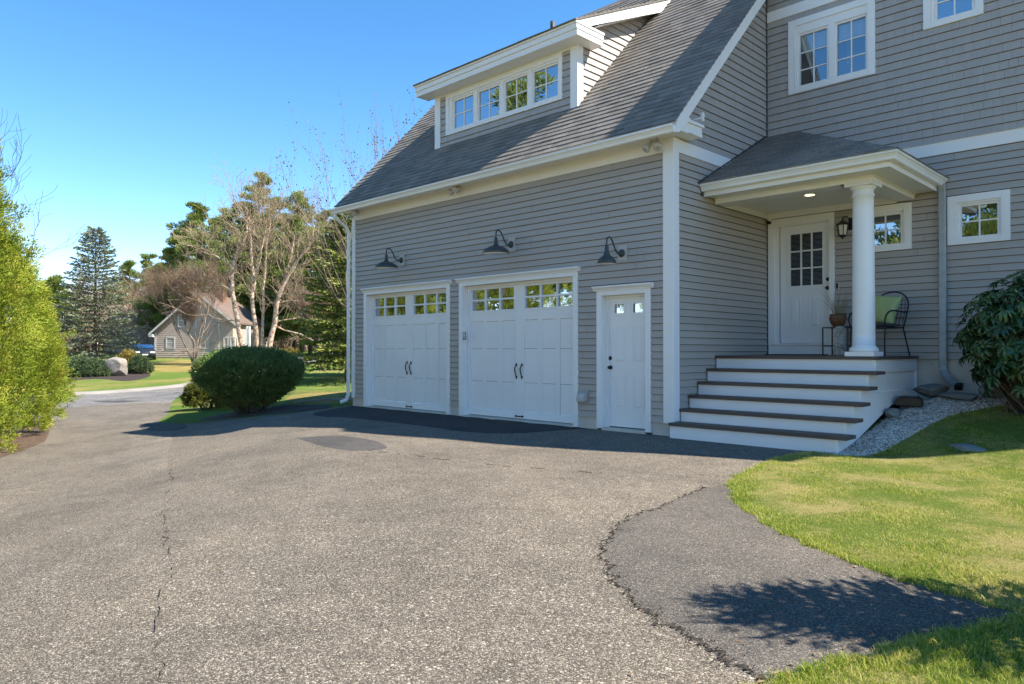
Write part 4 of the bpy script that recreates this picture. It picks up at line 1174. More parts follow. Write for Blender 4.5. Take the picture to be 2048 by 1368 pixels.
# interior points: a fan whose spacing grows with the distance from the driveway mouth
r = 1.2
while r < 85:
    st_ = max(.28, r * .032)
    n = int(2.4 / (st_ / r))
    for i in range(n):
        a = R(44.7) - 1.2 + 2.4 * i / n + rg.uniform(-.3, .3) * st_ / r
        x, y = 5.838 - math.sin(a) * r, -9.257 + math.cos(a) * r
        if -94 < x < 8.9 and -13.5 < y < 61: pts.append((x, y))
    r += st_
vo, eo, fo, ov, oe, of = delaunay_2d_cdt([Vector(p) for p in pts], edges, [], 0, 1e-5)
faces = {k: [] for k in range(len(regions) + 3)}
for f in fo:
    cxy = ((vo[f[0]].x + vo[f[1]].x + vo[f[2]].x) / 3, (vo[f[0]].y + vo[f[1]].y + vo[f[2]].y) / 3)
    if not inside(cxy, BX): continue
    if abs(sum(vo[f[i]].x * vo[f[(i + 1) % 3]].y - vo[f[(i + 1) % 3]].x * vo[f[i]].y for i in range(3))) < 1e-7: continue
    for k, rgn in enumerate(regions):
        if inside(cxy, rgn[1]): faces[k].append(f); break
    else:
        d = fdist(*cxy)
        if cxy[0] > 1.5 and cxy[1] < 4: faces[len(regions)].append(f)
        else: faces[len(regions) + 1].append(f)
def sheet(name, fl, mt, off, kind='structure', fringe=True):
    used = {}; vs = []; fs = []
    cnt = {}
    for f in fl:
        for i in range(3):
            e = tuple(sorted((f[i], f[(i + 1) % 3]))); cnt[e] = cnt.get(e, 0) + 1
    bnd = {v for e, c in cnt.items() if c == 1 for v in e}
    for f in fl:
        g = []
        for i in f:
            if i not in used:
                x, y = vo[i].x, vo[i].y
                used[i] = len(vs); vs.append((x, y, ground(x, y) + (0 if i in bnd else off)))
            g.append(used[i])
        a, b, c = (Vector(vs[k]) for k in g)
        fs.append(g if (b - a).cross(c - a).z > 0 else g[::-1])
    me = bpy.data.meshes.new(name); me.from_pydata(vs, [], fs); me.polygons.foreach_set('use_smooth', np.ones(len(fs), dtype=bool)); me.update()
    return tag(link_mesh(name, me, M[mt]), kind=kind)
for k, (nm, pl_, mt, off) in enumerate(regions):
    if faces[k]: sheet(nm, faces[k], mt, off)
sheet('front_lawn', faces[len(regions)], 'lawn', .012)
sheet('street_lawn', faces[len(regions) + 1], 'lawn_far', .01)
# plain ground out to the horizon, under the rim of the modelled sheets
vs = []; fs = []; RR = [0, 40, 70, 110, 200, 420, 900]; K = 48
for i, r in enumerate(RR[1:]):
    for k in range(K):
        a = 2 * math.pi * k / K; x, y = -10 + r * math.cos(a), 10 + r * math.sin(a)
        vs.append((x, y, min(ground(x, y), 3) - (1.2 if r < 100 else .5)))
for i in range(len(RR) - 2):
    for k in range(K): fs.append((i * K + k, i * K + (k + 1) % K, (i + 1) * K + (k + 1) % K, (i + 1) * K + k))
fs.append(list(range(K)))
me = bpy.data.meshes.new('ground'); me.from_pydata(vs, [], fs); me.update(); tag(link_mesh('ground', me, M['lawn_dry']), kind='structure')

# -- cracks: jagged ribbons of dark grit lying in the asphalt
def ribbon(name, line, wfun, seed, z=.012, keep=1.0, grit=0):
    """jagged dark crack: short ribbons that come and go, with loose grit beside them"""
    rg = random.Random(seed); L = smooth_line(line, 14); mb = MB(); run = []; on = True
    nz = 0.0
    def flush():
        if len(run) < 2: return
        vs = []; fs = []
        for q, (x, y, nx, ny, w) in enumerate(run):
            e = .25 if q in (0, len(run) - 1) else 1
            for s_ in (-1, 0, 1):
                px, py = x + nx * w * s_ / 2 * e, y + ny * w * s_ / 2 * e
                vs.append((px, py, ground(px, py) + z + (-.004 if s_ else 0)))
            if q:
                k = 3 * q; fs.extend([(k - 3, k - 2, k + 1, k), (k - 2, k - 1, k + 2, k + 1)])
        mb.add(vs, fs)
    for i, p in enumerate(L):
        a = L[max(i - 1, 0)]; b = L[min(i + 1, len(L) - 1)]
        dx, dy = b[0] - a[0], b[1] - a[1]; q = math.hypot(dx, dy) or 1; nx, ny = -dy / q, dx / q
        nz = nz * .75 + rg.gauss(0, .012)
        w = wfun(i / len(L)) * rg.uniform(.35, 1.7)
        if rg.random() > keep and run: flush(); run = []; continue
        run.append((p[0] + nx * nz, p[1] + ny * nz, nx, ny, w))
        for g in range(grit):
            o_ = rg.gauss(0, .008 + .5 * w); r = rg.uniform(.0012, .0032); x, y = p[0] + nx * (nz + o_) + rg.gauss(0, .03), p[1] + ny * (nz + o_) + rg.gauss(0, .03)
            mb.obox(Vector((x, y, ground(x, y) + .010)), r * 2, r * 1.5, r * 1.4, Matrix.Rotation(rg.uniform(0, 3), 3, 'Z'))
    flush()
    return tag(mb.build(name, M['crack']), kind='structure')
ribbon('pavement_crack', crack_line[6:], lambda u: .003 + .024 * max(0, u - .36) ** .8, 3, .010, .95, 1)
ribbon('pavement_crack', [(-.82, -6.86), (-.2, -7.08), (.25, -7.23), (.85, -7.40), (1.39, -7.62), (2.07, -7.9), (2.62, -8.11), (3.3, -8.35)], lambda u: .002 + .004 * u, 4, .006, .72, 1)
ribbon('pavement_crack', [(-5.1, -5.19), (-4.2, -5.55), (-3.0, -6.0), (-1.9, -6.45), (-.82, -6.86)], lambda u: .004, 6, .006, .55, 1)
ribbon('pavement_crack', [(-1.9, -4.0), (-1.0, -3.9), (-.1, -3.75), (.7, -3.5), (1.3, -3.4)], lambda u: .004, 7, .006, .6, 1)
ribbon('pavement_crack', [(-24.6, -4.5), (-26, -2), (-27.2, .3), (-28.6, 3.0), (-31, 5.2)], lambda u: .05, 8, .012, .85, 0)
# kerb along the far side of the street
vs = []; fs = []
for i, p in enumerate(road_far_s):
    a = road_far_s[max(i - 1, 0)]; b = road_far_s[min(i + 1, len(road_far_s) - 1)]
    dx, dy = b[0] - a[0], b[1] - a[1]; q = math.hypot(dx, dy); nx, ny = -dy / q, dx / q
    if i < 8: pass
    g0 = ground(*p)
    for o_, hh in ((.45, .004), (.12, .10), (-.10, .12), (-.2, -.05)):
        vs.append((p[0] - nx * -o_ * -1, p[1] - ny * -o_ * -1, g0 + hh))
    if i:
        for k in range(3): fs.append((4 * i - 4 + k, 4 * i - 3 + k, 4 * i + 1 + k, 4 * i + k))
me = bpy.data.meshes.new('kerb'); me.from_pydata(vs, [], fs); me.update(); tag(link_mesh('kerb', me, M['kerb']), kind='structure')

# ---------------------------------------------------------------- grass blades on the near lawn
M['blade'] = leaf_mat('grass_blades', [(.07, .15, .012), (.18, .29, .028), (.34, .39, .05), (.56, .50, .15), (.76, .64, .28)], rough=.6, trans=.35, spec=.2, hue_noise=1.3)
def blades(n, region, seed, hmin, hmax, wd):
    rs = np.random.RandomState(seed)
    xs = rs.uniform(region[0], region[1], n); ys = rs.uniform(region[2], region[3], n)
    keep = []
    lawn_tri = [(vo[f[0]], vo[f[1]], vo[f[2]]) for f in faces[len(regions)]]
    return xs, ys
def lawn_points(n, seed, dens):
    """random points on the near-lawn triangles, denser towards the driveway mouth"""
    rs = np.random.RandomState(seed)
    T = np.array([[(vo[i].x, vo[i].y, ground(vo[i].x, vo[i].y)) for i in f] for f in faces[len(regions)]])
    c = T.mean(1); d = np.hypot(c[:, 0] - 5.84, c[:, 1] + 9.26)
    ar = .5 * np.abs((T[:, 1, 0] - T[:, 0, 0]) * (T[:, 2, 1] - T[:, 0, 1]) - (T[:, 2, 0] - T[:, 0, 0]) * (T[:, 1, 1] - T[:, 0, 1]))
    ang = np.degrees(np.arctan2(c[:, 0] - 5.84, c[:, 1] + 9.26))
    w = ar * dens(d) * ((ang < 4) & (d > .8) & (d < 13.5)); w /= w.sum()
    k = rs.choice(len(T), n, p=w); a = rs.rand(n, 2); sw = a.sum(1) > 1; a[sw] = 1 - a[sw]
    P = T[k, 0] + (T[k, 1] - T[k, 0]) * a[:, :1] + (T[k, 2] - T[k, 0]) * a[:, 1:]
    return P, rs
def grass(name, P, rs, hmin, hmax, wd, lean=.6, hs=1.0):
    n = len(P); a = rs.uniform(0, 2 * np.pi, n); hh = rs.uniform(hmin, hmax, n) * hs; ln = rs.uniform(.1, lean, n) * hh
    dx, dy = np.cos(a), np.sin(a); b = rs.uniform(0, 2 * np.pi, n); wx, wy = np.cos(b) * wd, np.sin(b) * wd
    w = rs.uniform(.7, 1.3, n); wx *= w; wy *= w
    Z = np.zeros(n)
    base = P.copy(); base[:, 2] -= .004
    mid = base + np.stack([dx * ln * .35, dy * ln * .35, hh * .6], 1)
    tip = base + np.stack([dx * ln, dy * ln, hh], 1)
    W = np.stack([wx, wy, Z], 1)
    V = np.stack([base - W, base + W, mid + W * .8, mid - W * .8, tip + W * .15, tip - W * .15], 1).reshape(-1, 3)
    i = np.arange(n)[:, None] * 6
    F = np.concatenate([i + np.array([[0, 1, 2, 3]]), i + np.array([[3, 2, 4, 5]])], 1).reshape(-1, 4)
    va = np.repeat(np.clip(rs.beta(1.6, 1.7, n), 0, 1), 2)
    return tag(np_mesh(name, V, F, M['blade'], None, va), kind='stuff')
P, rs = lawn_points(420000, 5, lambda d: 1.0 / np.maximum(d, 2.2) ** 1.15)
def grass_h(P): return np.array([1.0 + 1.1 * noise.noise(Vector((x * 2.1, y * 2.1, 0))) + .5 * noise.noise(Vector((x * 7, y * 7, 3))) for x, y, z in P[::8]]).repeat(8)[:len(P)]
P = P[np.argsort(np.floor(P[:, 0] * 9) * 1000 + P[:, 1])]
grass('grass', P, rs, .013, .033, .0020, lean=1.0, hs=np.clip(grass_h(P), .75, 1.5))
# blades creeping over the ragged edge onto the asphalt
E_ = np.array(lawn_edge + lawn_edge2); E_ = E_[(E_[:, 1] > -8.5)]
rs = np.random.RandomState(15); k = rs.randint(0, len(E_) - 1, 16000); f = rs.rand(16000, 1)
Q = E_[k] + (E_[k + 1] - E_[k]) * f; far_ = np.linalg.norm(E_[k + 1] - E_[k], axis=1) < .5; Q = Q[far_] + rs.normal(0, .022, (far_.sum(), 2))
Q = np.column_stack([Q, np.array([ground(x, y) for x, y in Q])])
grass('edge_grass', Q, rs, .012, .036, .0019, lean=1.2)
# dry leaves and bits of bark blown over the paving
M['litter'] = leaf_mat('dry_leaf_litter', [(.10, .055, .025), (.22, .13, .06), (.34, .24, .13), (.16, .10, .05)], trans=.1)
n = 420; xs = np.concatenate([rs.uniform(-9, 3, 170), np.array(E_)[rs.randint(0, len(E_), 250)][:, 0] + rs.normal(-.10, .16, 250)]); 
ys_l = np.concatenate([rs.uniform(-7.5, -.25, 170), np.zeros(250)]); kk = rs.randint(0, len(E_), 250); xs[170:] = E_[kk][:, 0] + rs.normal(-.10, .16, 250); ys_l[170:] = E_[kk][:, 1] + rs.normal(-.05, .16, 250)
Q = np.array([(x, y, ground(x, y) + .012) for x, y in zip(xs, ys_l)]); U = rs.normal(0, 1, (n, 3)) * np.array([[1, 1, .12]]); L = rs.uniform(.010, .040, n)
i4 = np.arange(n)[:, None] * 4; U = U / np.linalg.norm(U, axis=1, keepdims=True); Vv = np.cross(U, np.array([[0, 0, 1.]]) + rs.normal(0, .2, (n, 3))); wq = (L * rs.uniform(.15, .6, n))[:, None]; L = L[:, None]
VV = np.stack([Q, Q + U * L * .5 + Vv * wq / 2 + [0, 0, .004], Q + U * L, Q + U * L * .5 - Vv * wq / 2 + [0, 0, .002]], 1).reshape(-1, 3)
tag(np_mesh('leaf_litter', VV, np.arange(4 * n).reshape(-1, 4), M['litter'], None, rs.rand(n)), kind='stuff')
# ---------------------------------------------------------------- foliage helpers (numpy)
def unit(a): return a / np.maximum(np.linalg.norm(a, axis=1, keepdims=True), 1e-9)
def leaves(name, P, U, L, W, mat_, parent, rs, var=None, curl=.0, roll=None):
    """one diamond-shaped leaf per point: P base, U direction, L length, W width"""
    n = len(P); U = unit(U)
    r = unit(rs.normal(size=(n, 3))) if roll is None else roll
    V = unit(np.cross(U, r)); Nn = np.cross(U, V)
    L = np.broadcast_to(L, (n,))[:, None]; W = np.broadcast_to(W, (n,))[:, None]
    a = P; b = P + U * L * .45 + V * W * .5 + Nn * curl * L; c = P + U * L; d = P + U * L * .45 - V * W * .5 + Nn * curl * L
    Vv = np.stack([a, b, c, d], 1).reshape(-1, 3)
    F = np.arange(4 * n).reshape(-1, 4)
    if var is None: var = rs.rand(n)
    return np_mesh(name, Vv, F, mat_, parent, var)
def tubes(name, segs, mat_, parent, n=5):
    """segs: list of (points, radii)"""
    mb = MB()
    for p, r in segs: mb.tube(p, r, n if max(r) > .03 else 3, cap=False)
    return mb.build(name, mat_, parent)
def seg_mesh(name, A, B, r0, r1, mat_, parent, k=3):
    """many straight tapering twigs as k-sided prisms"""
    A = np.asarray(A); B = np.asarray(B); n = len(A)
    t = unit(B - A); ref = np.where(np.abs(t[:, :1]) < .8, np.array([[1., 0, 0]]), np.array([[0, 1., 0]]))
    u = unit(np.cross(t, ref)); w = np.cross(t, u)
    r0 = np.broadcast_to(r0, (n,))[:, None]; r1 = np.broadcast_to(r1, (n,))[:, None]
    vs = []
    for i in range(k):
        a = 2 * np.pi * i / k; q = u * np.cos(a) + w * np.sin(a)
        vs.append(A + q * r0); vs.append(B + q * r1)
    V = np.stack(vs, 1).reshape(-1, 3)
    b = np.arange(n)[:, None] * 2 * k
    F = np.concatenate([b + np.array([[2 * i, 2 * ((i + 1) % k), 2 * ((i + 1) % k) + 1, 2 * i + 1]]) for i in range(k)], 1).reshape(-1, 4)
    return np_mesh(name, V, F, mat_, parent, np.repeat(np.random.RandomState(1).rand(n), k))
def W_(d, r): return (5.838 - .7034 * d + .7108 * r, -9.257 + .7108 * d + .7034 * r)   # forward d, right r -> x, y
def base(x, y, dz=0): return (x, y, ground(x, y) + dz)

M['bark'] = mat('grey_brown_bark', (.11, .085, .065), .9, .35, 6, bump=.7, bscale=18, stretch=(1, 1, .3))
M['bark_dark'] = mat('dark_pine_bark', (.055, .042, .034), .95, .35, 6, bump=.7, bscale=18, stretch=(1, 1, .3))
M['twig'] = mat('reddish_bare_twigs', (.235, .155, .105), .9, .25, 3)
M['twig_pale'] = mat('pale_tan_twigs', (.33, .245, .165), .9, .25, 3)
M['twig_grey'] = mat('grey_tan_twigs', (.25, .185, .135), .9, .25, 3)
M['arb'] = leaf_mat('yellow_green_arborvitae', [(.045, .085, .008), (.12, .18, .013), (.22, .28, .022), (.33, .36, .038), (.38, .27, .06)], trans=.28, hue_noise=2.0)
M['yew'] = leaf_mat('dark_yew_needles', [(.034, .066, .018), (.078, .135, .034), (.135, .21, .056), (.23, .17, .07)], trans=.15, rough=.5, hue_noise=3)
M['yew_sunlit'] = leaf_mat('sunlit_yew_needles', [(.05, .07, .012), (.10, .12, .02), (.20, .19, .03)], trans=.25)  # gold stands for sunlight on the needles, put into the leaf colour
M['rhodo'] = leaf_mat('glossy_rhododendron_leaves', [(.018, .050, .016), (.035, .082, .025), (.06, .125, .036), (.10, .16, .05)], trans=.12, rough=.33, spec=.55)
M['bud'] = leaf_mat('pale_rhododendron_buds', [(.20, .23, .06), (.32, .33, .12)], trans=.1)
M['spruce'] = leaf_mat('blue_green_spruce_needles', [(.065, .080, .040), (.13, .15, .080), (.205, .23, .135), (.30, .32, .205)], trans=.12, hue_noise=.5)
M['spruce_in'] = leaf_mat('brown_inner_spruce_twigs', [(.09, .06, .03), (.16, .11, .06), (.23, .165, .09)], trans=.1)
M['pine'] = leaf_mat('white_pine_needles', [(.06, .10, .022), (.13, .18, .04), (.22, .27, .06), (.33, .34, .09)], trans=.2, hue_noise=.25)
M['hem'] = leaf_mat('olive_hemlock_needles', [(.035, .06, .014), (.095, .13, .025), (.19, .22, .042), (.30, .30, .07)], trans=.2, hue_noise=.5)
M['juniper'] = leaf_mat('grey_green_juniper', [(.035, .062, .026), (.075, .115, .045), (.13, .175, .075)], trans=.15, hue_noise=.8)
M['gold'] = leaf_mat('golden_shrub_leaves', [(.14, .11, .02), (.26, .19, .035), (.34, .27, .06), (.22, .09, .03)], trans=.25)

# ---------------------------------------------------------------- arborvitae hedge
def arborvitae(loc, h, rad, n, label, seed, bl_=3.0, grp='arborvitae hedge along the driveway'):
    rs = np.random.RandomState(seed)
    t = empty('arborvitae', loc, label, 'hedge tree', grp)
    o = MB(); o.tube([(0, 0, -.1), (.03, .02, h * .5), (0, 0, h * .93)], [.11, .07, .015], 8); o.build('trunk', M['bark'], t)
    nc = n // 70
    u = rs.rand(nc) ** .8; th = rs.rand(nc) * 2 * np.pi
    def prof(u): return rad * np.clip(1.02 - .16 * (1 - u) ** 6 - .98 * u ** bl_, .03, 2) * (1 + .0 * u)
    lob = 1 + .10 * np.sin(3 * th + 9 * u + seed) + .09 * np.sin(7 * th - 14 * u) + .05 * np.sin(13 * th + 31 * u) + rs.normal(0, .07, nc)
    Rr = prof(u) * lob; z = .02 + u * (h - .07)
    C = np.stack([np.cos(th) * Rr, np.sin(th) * Rr, z], 1)
    rad_dir = np.stack([np.cos(th), np.sin(th), np.zeros(nc)], 1)
    D = unit(rad_dir * rs.uniform(.35, 1.0, (nc, 1)) + np.array([[0, 0, 1.]]) * rs.uniform(.45, 1.1, (nc, 1)) + rs.normal(0, .25, (nc, 3)))
    side = unit(np.cross(D, rs.normal(0, 1, (nc, 3)) + np.array([[0, 0, .4]])))
    k = 70; m = nc * k
    ci = np.repeat(np.arange(nc), k)
    s = rs.rand(m) ** .7; fan = rs.normal(0, 1, m)
    ext = rs.uniform(.22, .42, nc)[ci] * (rad / 1.8) ** .3
    P = C[ci] - rad_dir[ci] * .14 + D[ci] * (s * ext)[:, None] + side[ci] * (fan * .055 * (.35 + s))[:, None] + rs.normal(0, .018, (m, 3))
    U = D[ci] + side[ci] * (fan * .55)[:, None] + rs.normal(0, .22, (m, 3))
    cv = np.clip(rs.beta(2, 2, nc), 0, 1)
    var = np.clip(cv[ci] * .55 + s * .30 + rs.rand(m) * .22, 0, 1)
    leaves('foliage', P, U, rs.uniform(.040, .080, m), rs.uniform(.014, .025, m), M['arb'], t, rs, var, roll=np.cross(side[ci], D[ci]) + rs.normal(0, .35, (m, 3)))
    return t
arborvitae(base(-11.4, -7.45), 8.3, 1.74, 220000, 'large yellow green arborvitae cut off by the left frame edge', 1, 2.4)
arborvitae(base(-14.55, -5.75), 4.7, 1.25, 150000, 'second arborvitae in the hedge, just beyond the nearest one', 2, 3.4)
arborvitae(base(-18.0, -4.65), 4.1, 1.25, 80000, 'third arborvitae at the street end of the hedge', 3, 3.0)
arborvitae(base(-8.4, -9.4), 6.8, 1.7, 40000, 'arborvitae of the hedge mirrored in the side door panes', 4)
arborvitae(base(-5.2, -11.8), 6.5, 1.7, 36000, 'arborvitae at the near end of the hedge, seen only in reflections', 14)

# ---------------------------------------------------------------- clipped yew
def yew(loc, rx, h, label, seed, n, cupped=True, grp=None, mat_='yew', name='yew_bush'):
    rs = np.random.RandomState(seed)
    t = empty(name, loc, label, 'bush', grp)
    k = 36; nc = n // k
    th = rs.rand(nc) * 2 * np.pi; v = rs.rand(nc)
    # radius profile: narrow foot, widest at 60 % of the height, flat dome on top
    hh = np.where(v < .42, np.sqrt(rs.rand(nc)), v)
    top = rs.rand(nc) < .38
    zz = np.where(top, 1.0, .12 + .68 * rs.rand(nc) ** .8)
    if cupped: pr_ = np.interp(zz, [.08, .2, .40, .55, .66, .78, 1.0], [.28, .46, .78, .96, 1.0, .95, .8])
    else: pr_ = np.interp(zz, [0, .2, .5, .8, 1], [.8, .97, 1, .82, .5])
    q = np.where(top, np.sqrt(rs.rand(nc)) * .97, np.where(rs.rand(nc) < .25, rs.uniform(.5, .95, nc), 1.0))
    zt = np.where(top, .99 - .24 * q ** 2.6, zz)
    lob = 1 + .045 * np.sin(5 * th + seed) + .03 * np.sin(9 * th + 5 * zt) + rs.normal(0, .02, nc)
    Rr = np.where(top, q, pr_ * q) * rx * lob
    C = np.stack([np.cos(th) * Rr, np.sin(th) * Rr, zt * h * (1 + .02 * np.sin(4 * th + seed))], 1)
    od = np.stack([np.cos(th) * np.where(top, .25, 1), np.sin(th) * np.where(top, .25, 1), np.where(top, 1.0, .25 - .2 * (zz < .5))], 1)
    D = unit(od + rs.normal(0, .35, (nc, 3)))
    ci = np.repeat(np.arange(nc), k); m = nc * k
    s = rs.rand(m)
    P = C[ci] - D[ci] * .16 + D[ci] * (s * .22)[:, None] + rs.normal(0, .030, (m, 3))
    U = D[ci] + rs.normal(0, .55, (m, 3)) + np.array([[0, 0, .15]])
    low = np.clip((.45 - zt[ci]) * 2, 0, .6)
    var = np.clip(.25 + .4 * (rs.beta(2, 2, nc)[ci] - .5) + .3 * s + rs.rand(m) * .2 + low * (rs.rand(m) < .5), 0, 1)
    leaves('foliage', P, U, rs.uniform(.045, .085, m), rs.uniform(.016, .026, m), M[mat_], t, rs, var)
    segs = []
    for i in range(46 if cupped else 14):
        a = rs.rand() * 6.28; r1 = rs.uniform(.3, .8) * rx; z1 = rs.uniform(.4, .7) * h
        p0 = Vector((math.cos(a) * .16 * rx * rs.rand() ** .5 * 1.6, math.sin(a) * .16 * rx * rs.rand() ** .5 * 1.6, -.05)); p2 = Vector((math.cos(a) * r1, math.sin(a) * r1, z1))
        p1 = p0.lerp(p2, .5) + Vector((0, 0, .05 * h)); segs.append(([p0, p1, p2], [.022, .015, .008]))
    tubes('stems', segs, M['bark'], t)
    return t
yew(base(-12.2, -.62, -.02), 1.30, 1.62, 'big dark green clipped bush with flat dome top beside the driveway', 5, 95000)
yew(base(-17.0, .25), .62, .82, 'small round green bush left of the big clipped bush', 6, 22000, cupped=False, mat_='yew_sunlit')
yew(base(-15.6, .75), .70, .85, 'low green bush partly hidden behind the big clipped bush', 7, 20000, cupped=False, mat_='yew_sunlit')  # in the house shadow; its sunlit look comes from the leaf colour
yew(base(*W_(72, -22.0)), 1.0, 1.0, 'small yellow green bush across the street near the birch', 8, 6000, cupped=False, mat_='gold')

# ---------------------------------------------------------------- rhododendron
def rhododendron(loc, rx, h, label, seed):
    rs = np.random.RandomState(seed); t = empty('rhododendron', loc, label, 'bush')
    nt_ = 520
    th = rs.rand(nt_) * 2 * np.pi; ph = np.arccos(rs.uniform(-.75, 1, nt_)); q = rs.uniform(.62, 1.05, nt_) ** .6
    C = np.stack([rx * q * np.sin(ph) * np.cos(th), rx * q * np.sin(ph) * np.sin(th), h * .54 + h * .47 * q * np.cos(ph)], 1)
    C += rs.normal(0, .04, C.shape)
    D = unit((C - np.array([[0, 0, h * .35]])) * np.array([[1, 1, .8]]) + np.array([[0, 0, .5]]) + rs.normal(0, .2, C.shape))
    V = []; F = []; var = []
    for c, d in zip(C, D):
        d = Vector(d); u = d.orthogonal().normalized(); w = d.cross(u)
        k = rs.randint(7, 12); a0 = rs.rand() * 6.28; droop = rs.uniform(.1, 1.0); cv = rs.rand()
        for i in range(k):
            a = a0 + 2 * math.pi * i / k + rs.normal(0, .2); out = u * math.cos(a) + w * math.sin(a)
            L = rs.uniform(.10, .165); Wd = L * rs.uniform(.26, .34)
            dr = (out + d * (.55 - .5 * droop) + Vector((0, 0, -.45 * droop))).normalized()
            sd = dr.cross(d); sd = sd.normalized() if sd.length > .1 else out.cross(d).normalized()
            up = sd.cross(dr).normalized(); b = Vector(c) + d * rs.uniform(-.03, .01)
            pts = []
            for f, wf, dz in ((0.0, .12, 0), (.25, .75, .008), (.55, 1.0, .002), (.82, .7, -.018), (1.0, .06, -.045)):
                m_ = b + dr * L * f + up * dz * (.6 + droop)
                pts += [m_ - sd * Wd / 2 * wf + up * .012 * wf, m_, m_ + sd * Wd / 2 * wf + up * .012 * wf]
            o = len(V); V += [tuple(p) for p in pts]
            for j in range(4):
                for s in (0, 1): F.append((o + 3 * j + s, o + 3 * j + s + 1, o + 3 * j + 4 + s, o + 3 * j + 3 + s)); var.append(min(1, max(0, cv * .6 + rs.rand() * .4)))
    np_mesh('foliage', np.array(V), np.array(F), M['rhodo'], t, var, smooth=True)
    mb = MB()
    for c, d in zip(C, D):
        if rs.rand() < .6:
            rot = Vector((0, 0, 1)).rotation_difference(Vector(d)).to_matrix(); s = rs.uniform(.7, 1.2)
            mb.lathe([(.004 * s, -.01), (.011 * s, .006 * s), (.010 * s, .022 * s), (.002, .045 * s)], c, 6, rot=rot)
    tag(mb.build('buds', M['bud'], t), kind='stuff')
    segs = []
    for i in range(0, nt_, 3):
        c = Vector(C[i]); p0 = Vector((rs.normal(0, .1), rs.normal(0, .1), -.1)); segs.append(([p0, p0.lerp(c, .5) + Vector((0, 0, -.06)), c], [.022, .013, .005]))
    tubes('stems', segs, M['bark'], t)
    return t
rhododendron(base(4.12, 1.92, .0), .84, 1.75, 'dark glossy rhododendron bush against the main wall at the right edge', 9)

# ---------------------------------------------------------------- bare deciduous trees
def grow(rs, p, d, L, r, depth, out, gn, up=.12, spread=.55, kids=(2, 4), droop=0.0):
    """recursive limb; out collects (pts, radii, depth)"""
    n = 4; pts = [p]; q = p.copy(); v = d.copy()
    for i in range(n):
        v = (v + Vector(rs.normal(0, .10, 3)) + Vector((0, 0, up - droop * (depth < gn - 1)))).normalized()
        q = q + v * (L / n); pts.append(q.copy())
    out.append((pts, [r * (1 - .5 * i / n) for i in range(n + 1)], depth))
    if depth == 0: return
    k = rs.randint(kids[0], kids[1] + 1)
    for i in range(k):
        f = rs.uniform(.35, 1.0) if i else 1.0
        j = min(n - 1, int(f * n)); b = pts[j].lerp(pts[j + 1], f * n - j) if f < 1 else pts[-1]
        ax = v.orthogonal().normalized(); ax.rotate(Matrix.Rotation(rs.rand() * 6.28, 3, v))
        nd = (v + ax * rs.uniform(spread * .5, spread * 1.4)).normalized()
        grow(rs, b, nd, L * rs.uniform(.55, .82), r * (.5 if i else .55) * rs.uniform(.8, 1.1), depth - 1, out, gn, up, spread, kids, droop)
def bare_tree(name, loc, label, cat, stems, depth, bark, twigm, seed, grp=None, kids=(2, 4), spread=.55, up=.12, droop=0.0, rmin=.012, extra=0, twl=.5):
    rs = np.random.RandomState(seed); t = empty(name, loc, label, cat, grp)
    out = []
    for (dx, dy, dz, L, r, ox, oy) in stems:
        grow(rs, Vector((ox, oy, -.1)), Vector((dx, dy, dz)).normalized(), L, r, depth, out, depth, up, spread, kids, droop)
    big = [(p, [max(x, rmin) for x in r]) for p, r, dp in out if dp >= depth - 1 or max(r) > .04]
    tubes('trunk', big, bark, t, 8)
    A = []; B = []; R0 = []; R1 = []
    for p, r, dp in out:
        if dp >= depth - 1 or max(r) > .04: continue
        for i in range(len(p) - 1): A.append(p[i]); B.append(p[i + 1]); R0.append(max(r[i], rmin * .6)); R1.append(max(r[i + 1], rmin * .5))
        if extra and dp <= 1:
            for e in range(extra):
                j = rs.randint(1, len(p)); d = (p[-1] - p[0]).normalized() + Vector(rs.normal(0, .45, 3)) + Vector((0, 0, .15 - droop))
                A.append(p[j]); B.append(p[j] + d.normalized() * twl * rs.uniform(.5, 1.3)); R0.append(rmin * .5); R1.append(rmin * .3)
    seg_mesh('crown', np.array([tuple(a) for a in A]), np.array([tuple(b) for b in B]), np.array(R0), np.array(R1), twigm, t)
    return t, out
def birch_mat():
    m, nt, out = nodes('peeling_birch_bark')
    vec = coords(nt, (1, 1, .8)); a = noi(nt, vec, 5, 5, .7); b = noi(nt, vec, 11, 4, .7)
    col = ramp(nt, a, [(.36, (.14, .075, .05)), (.46, (.48, .33, .23)), (.62, (.72, .58, .46))])
    col = mixc(nt, ramp(nt, b, [(.56, (0, 0, 0)), (.64, (1, 1, 1))]), col, (.09, .05, .035))
    princ(nt, out, col, .85, .2, 0, b, .6, .03); return m
M['birch'] = birch_mat()
# river birch: five leaning stems
bx_, by_ = W_(58, -21.6)
RV = Vector((.7108, .7034, 0)); FV = Vector((-.7034, .7108, 0))
def bud_leaves(name, out, depth_max, n, mat_, t, rs, L, W):
    cand = [p for p, r, dp in out if dp <= depth_max]
    P = []; 
    for i in range(n):
        p = cand[rs.randint(len(cand))]; j = rs.randint(1, len(p)); P.append(tuple(p[j - 1].lerp(p[j], rs.rand())))
    P = np.array(P) + rs.normal(0, .06, (n, 3)); leaves(name, P, rs.normal(0, 1, (n, 3)) + np.array([[0, 0, .5]]), L, W, mat_, t, rs)
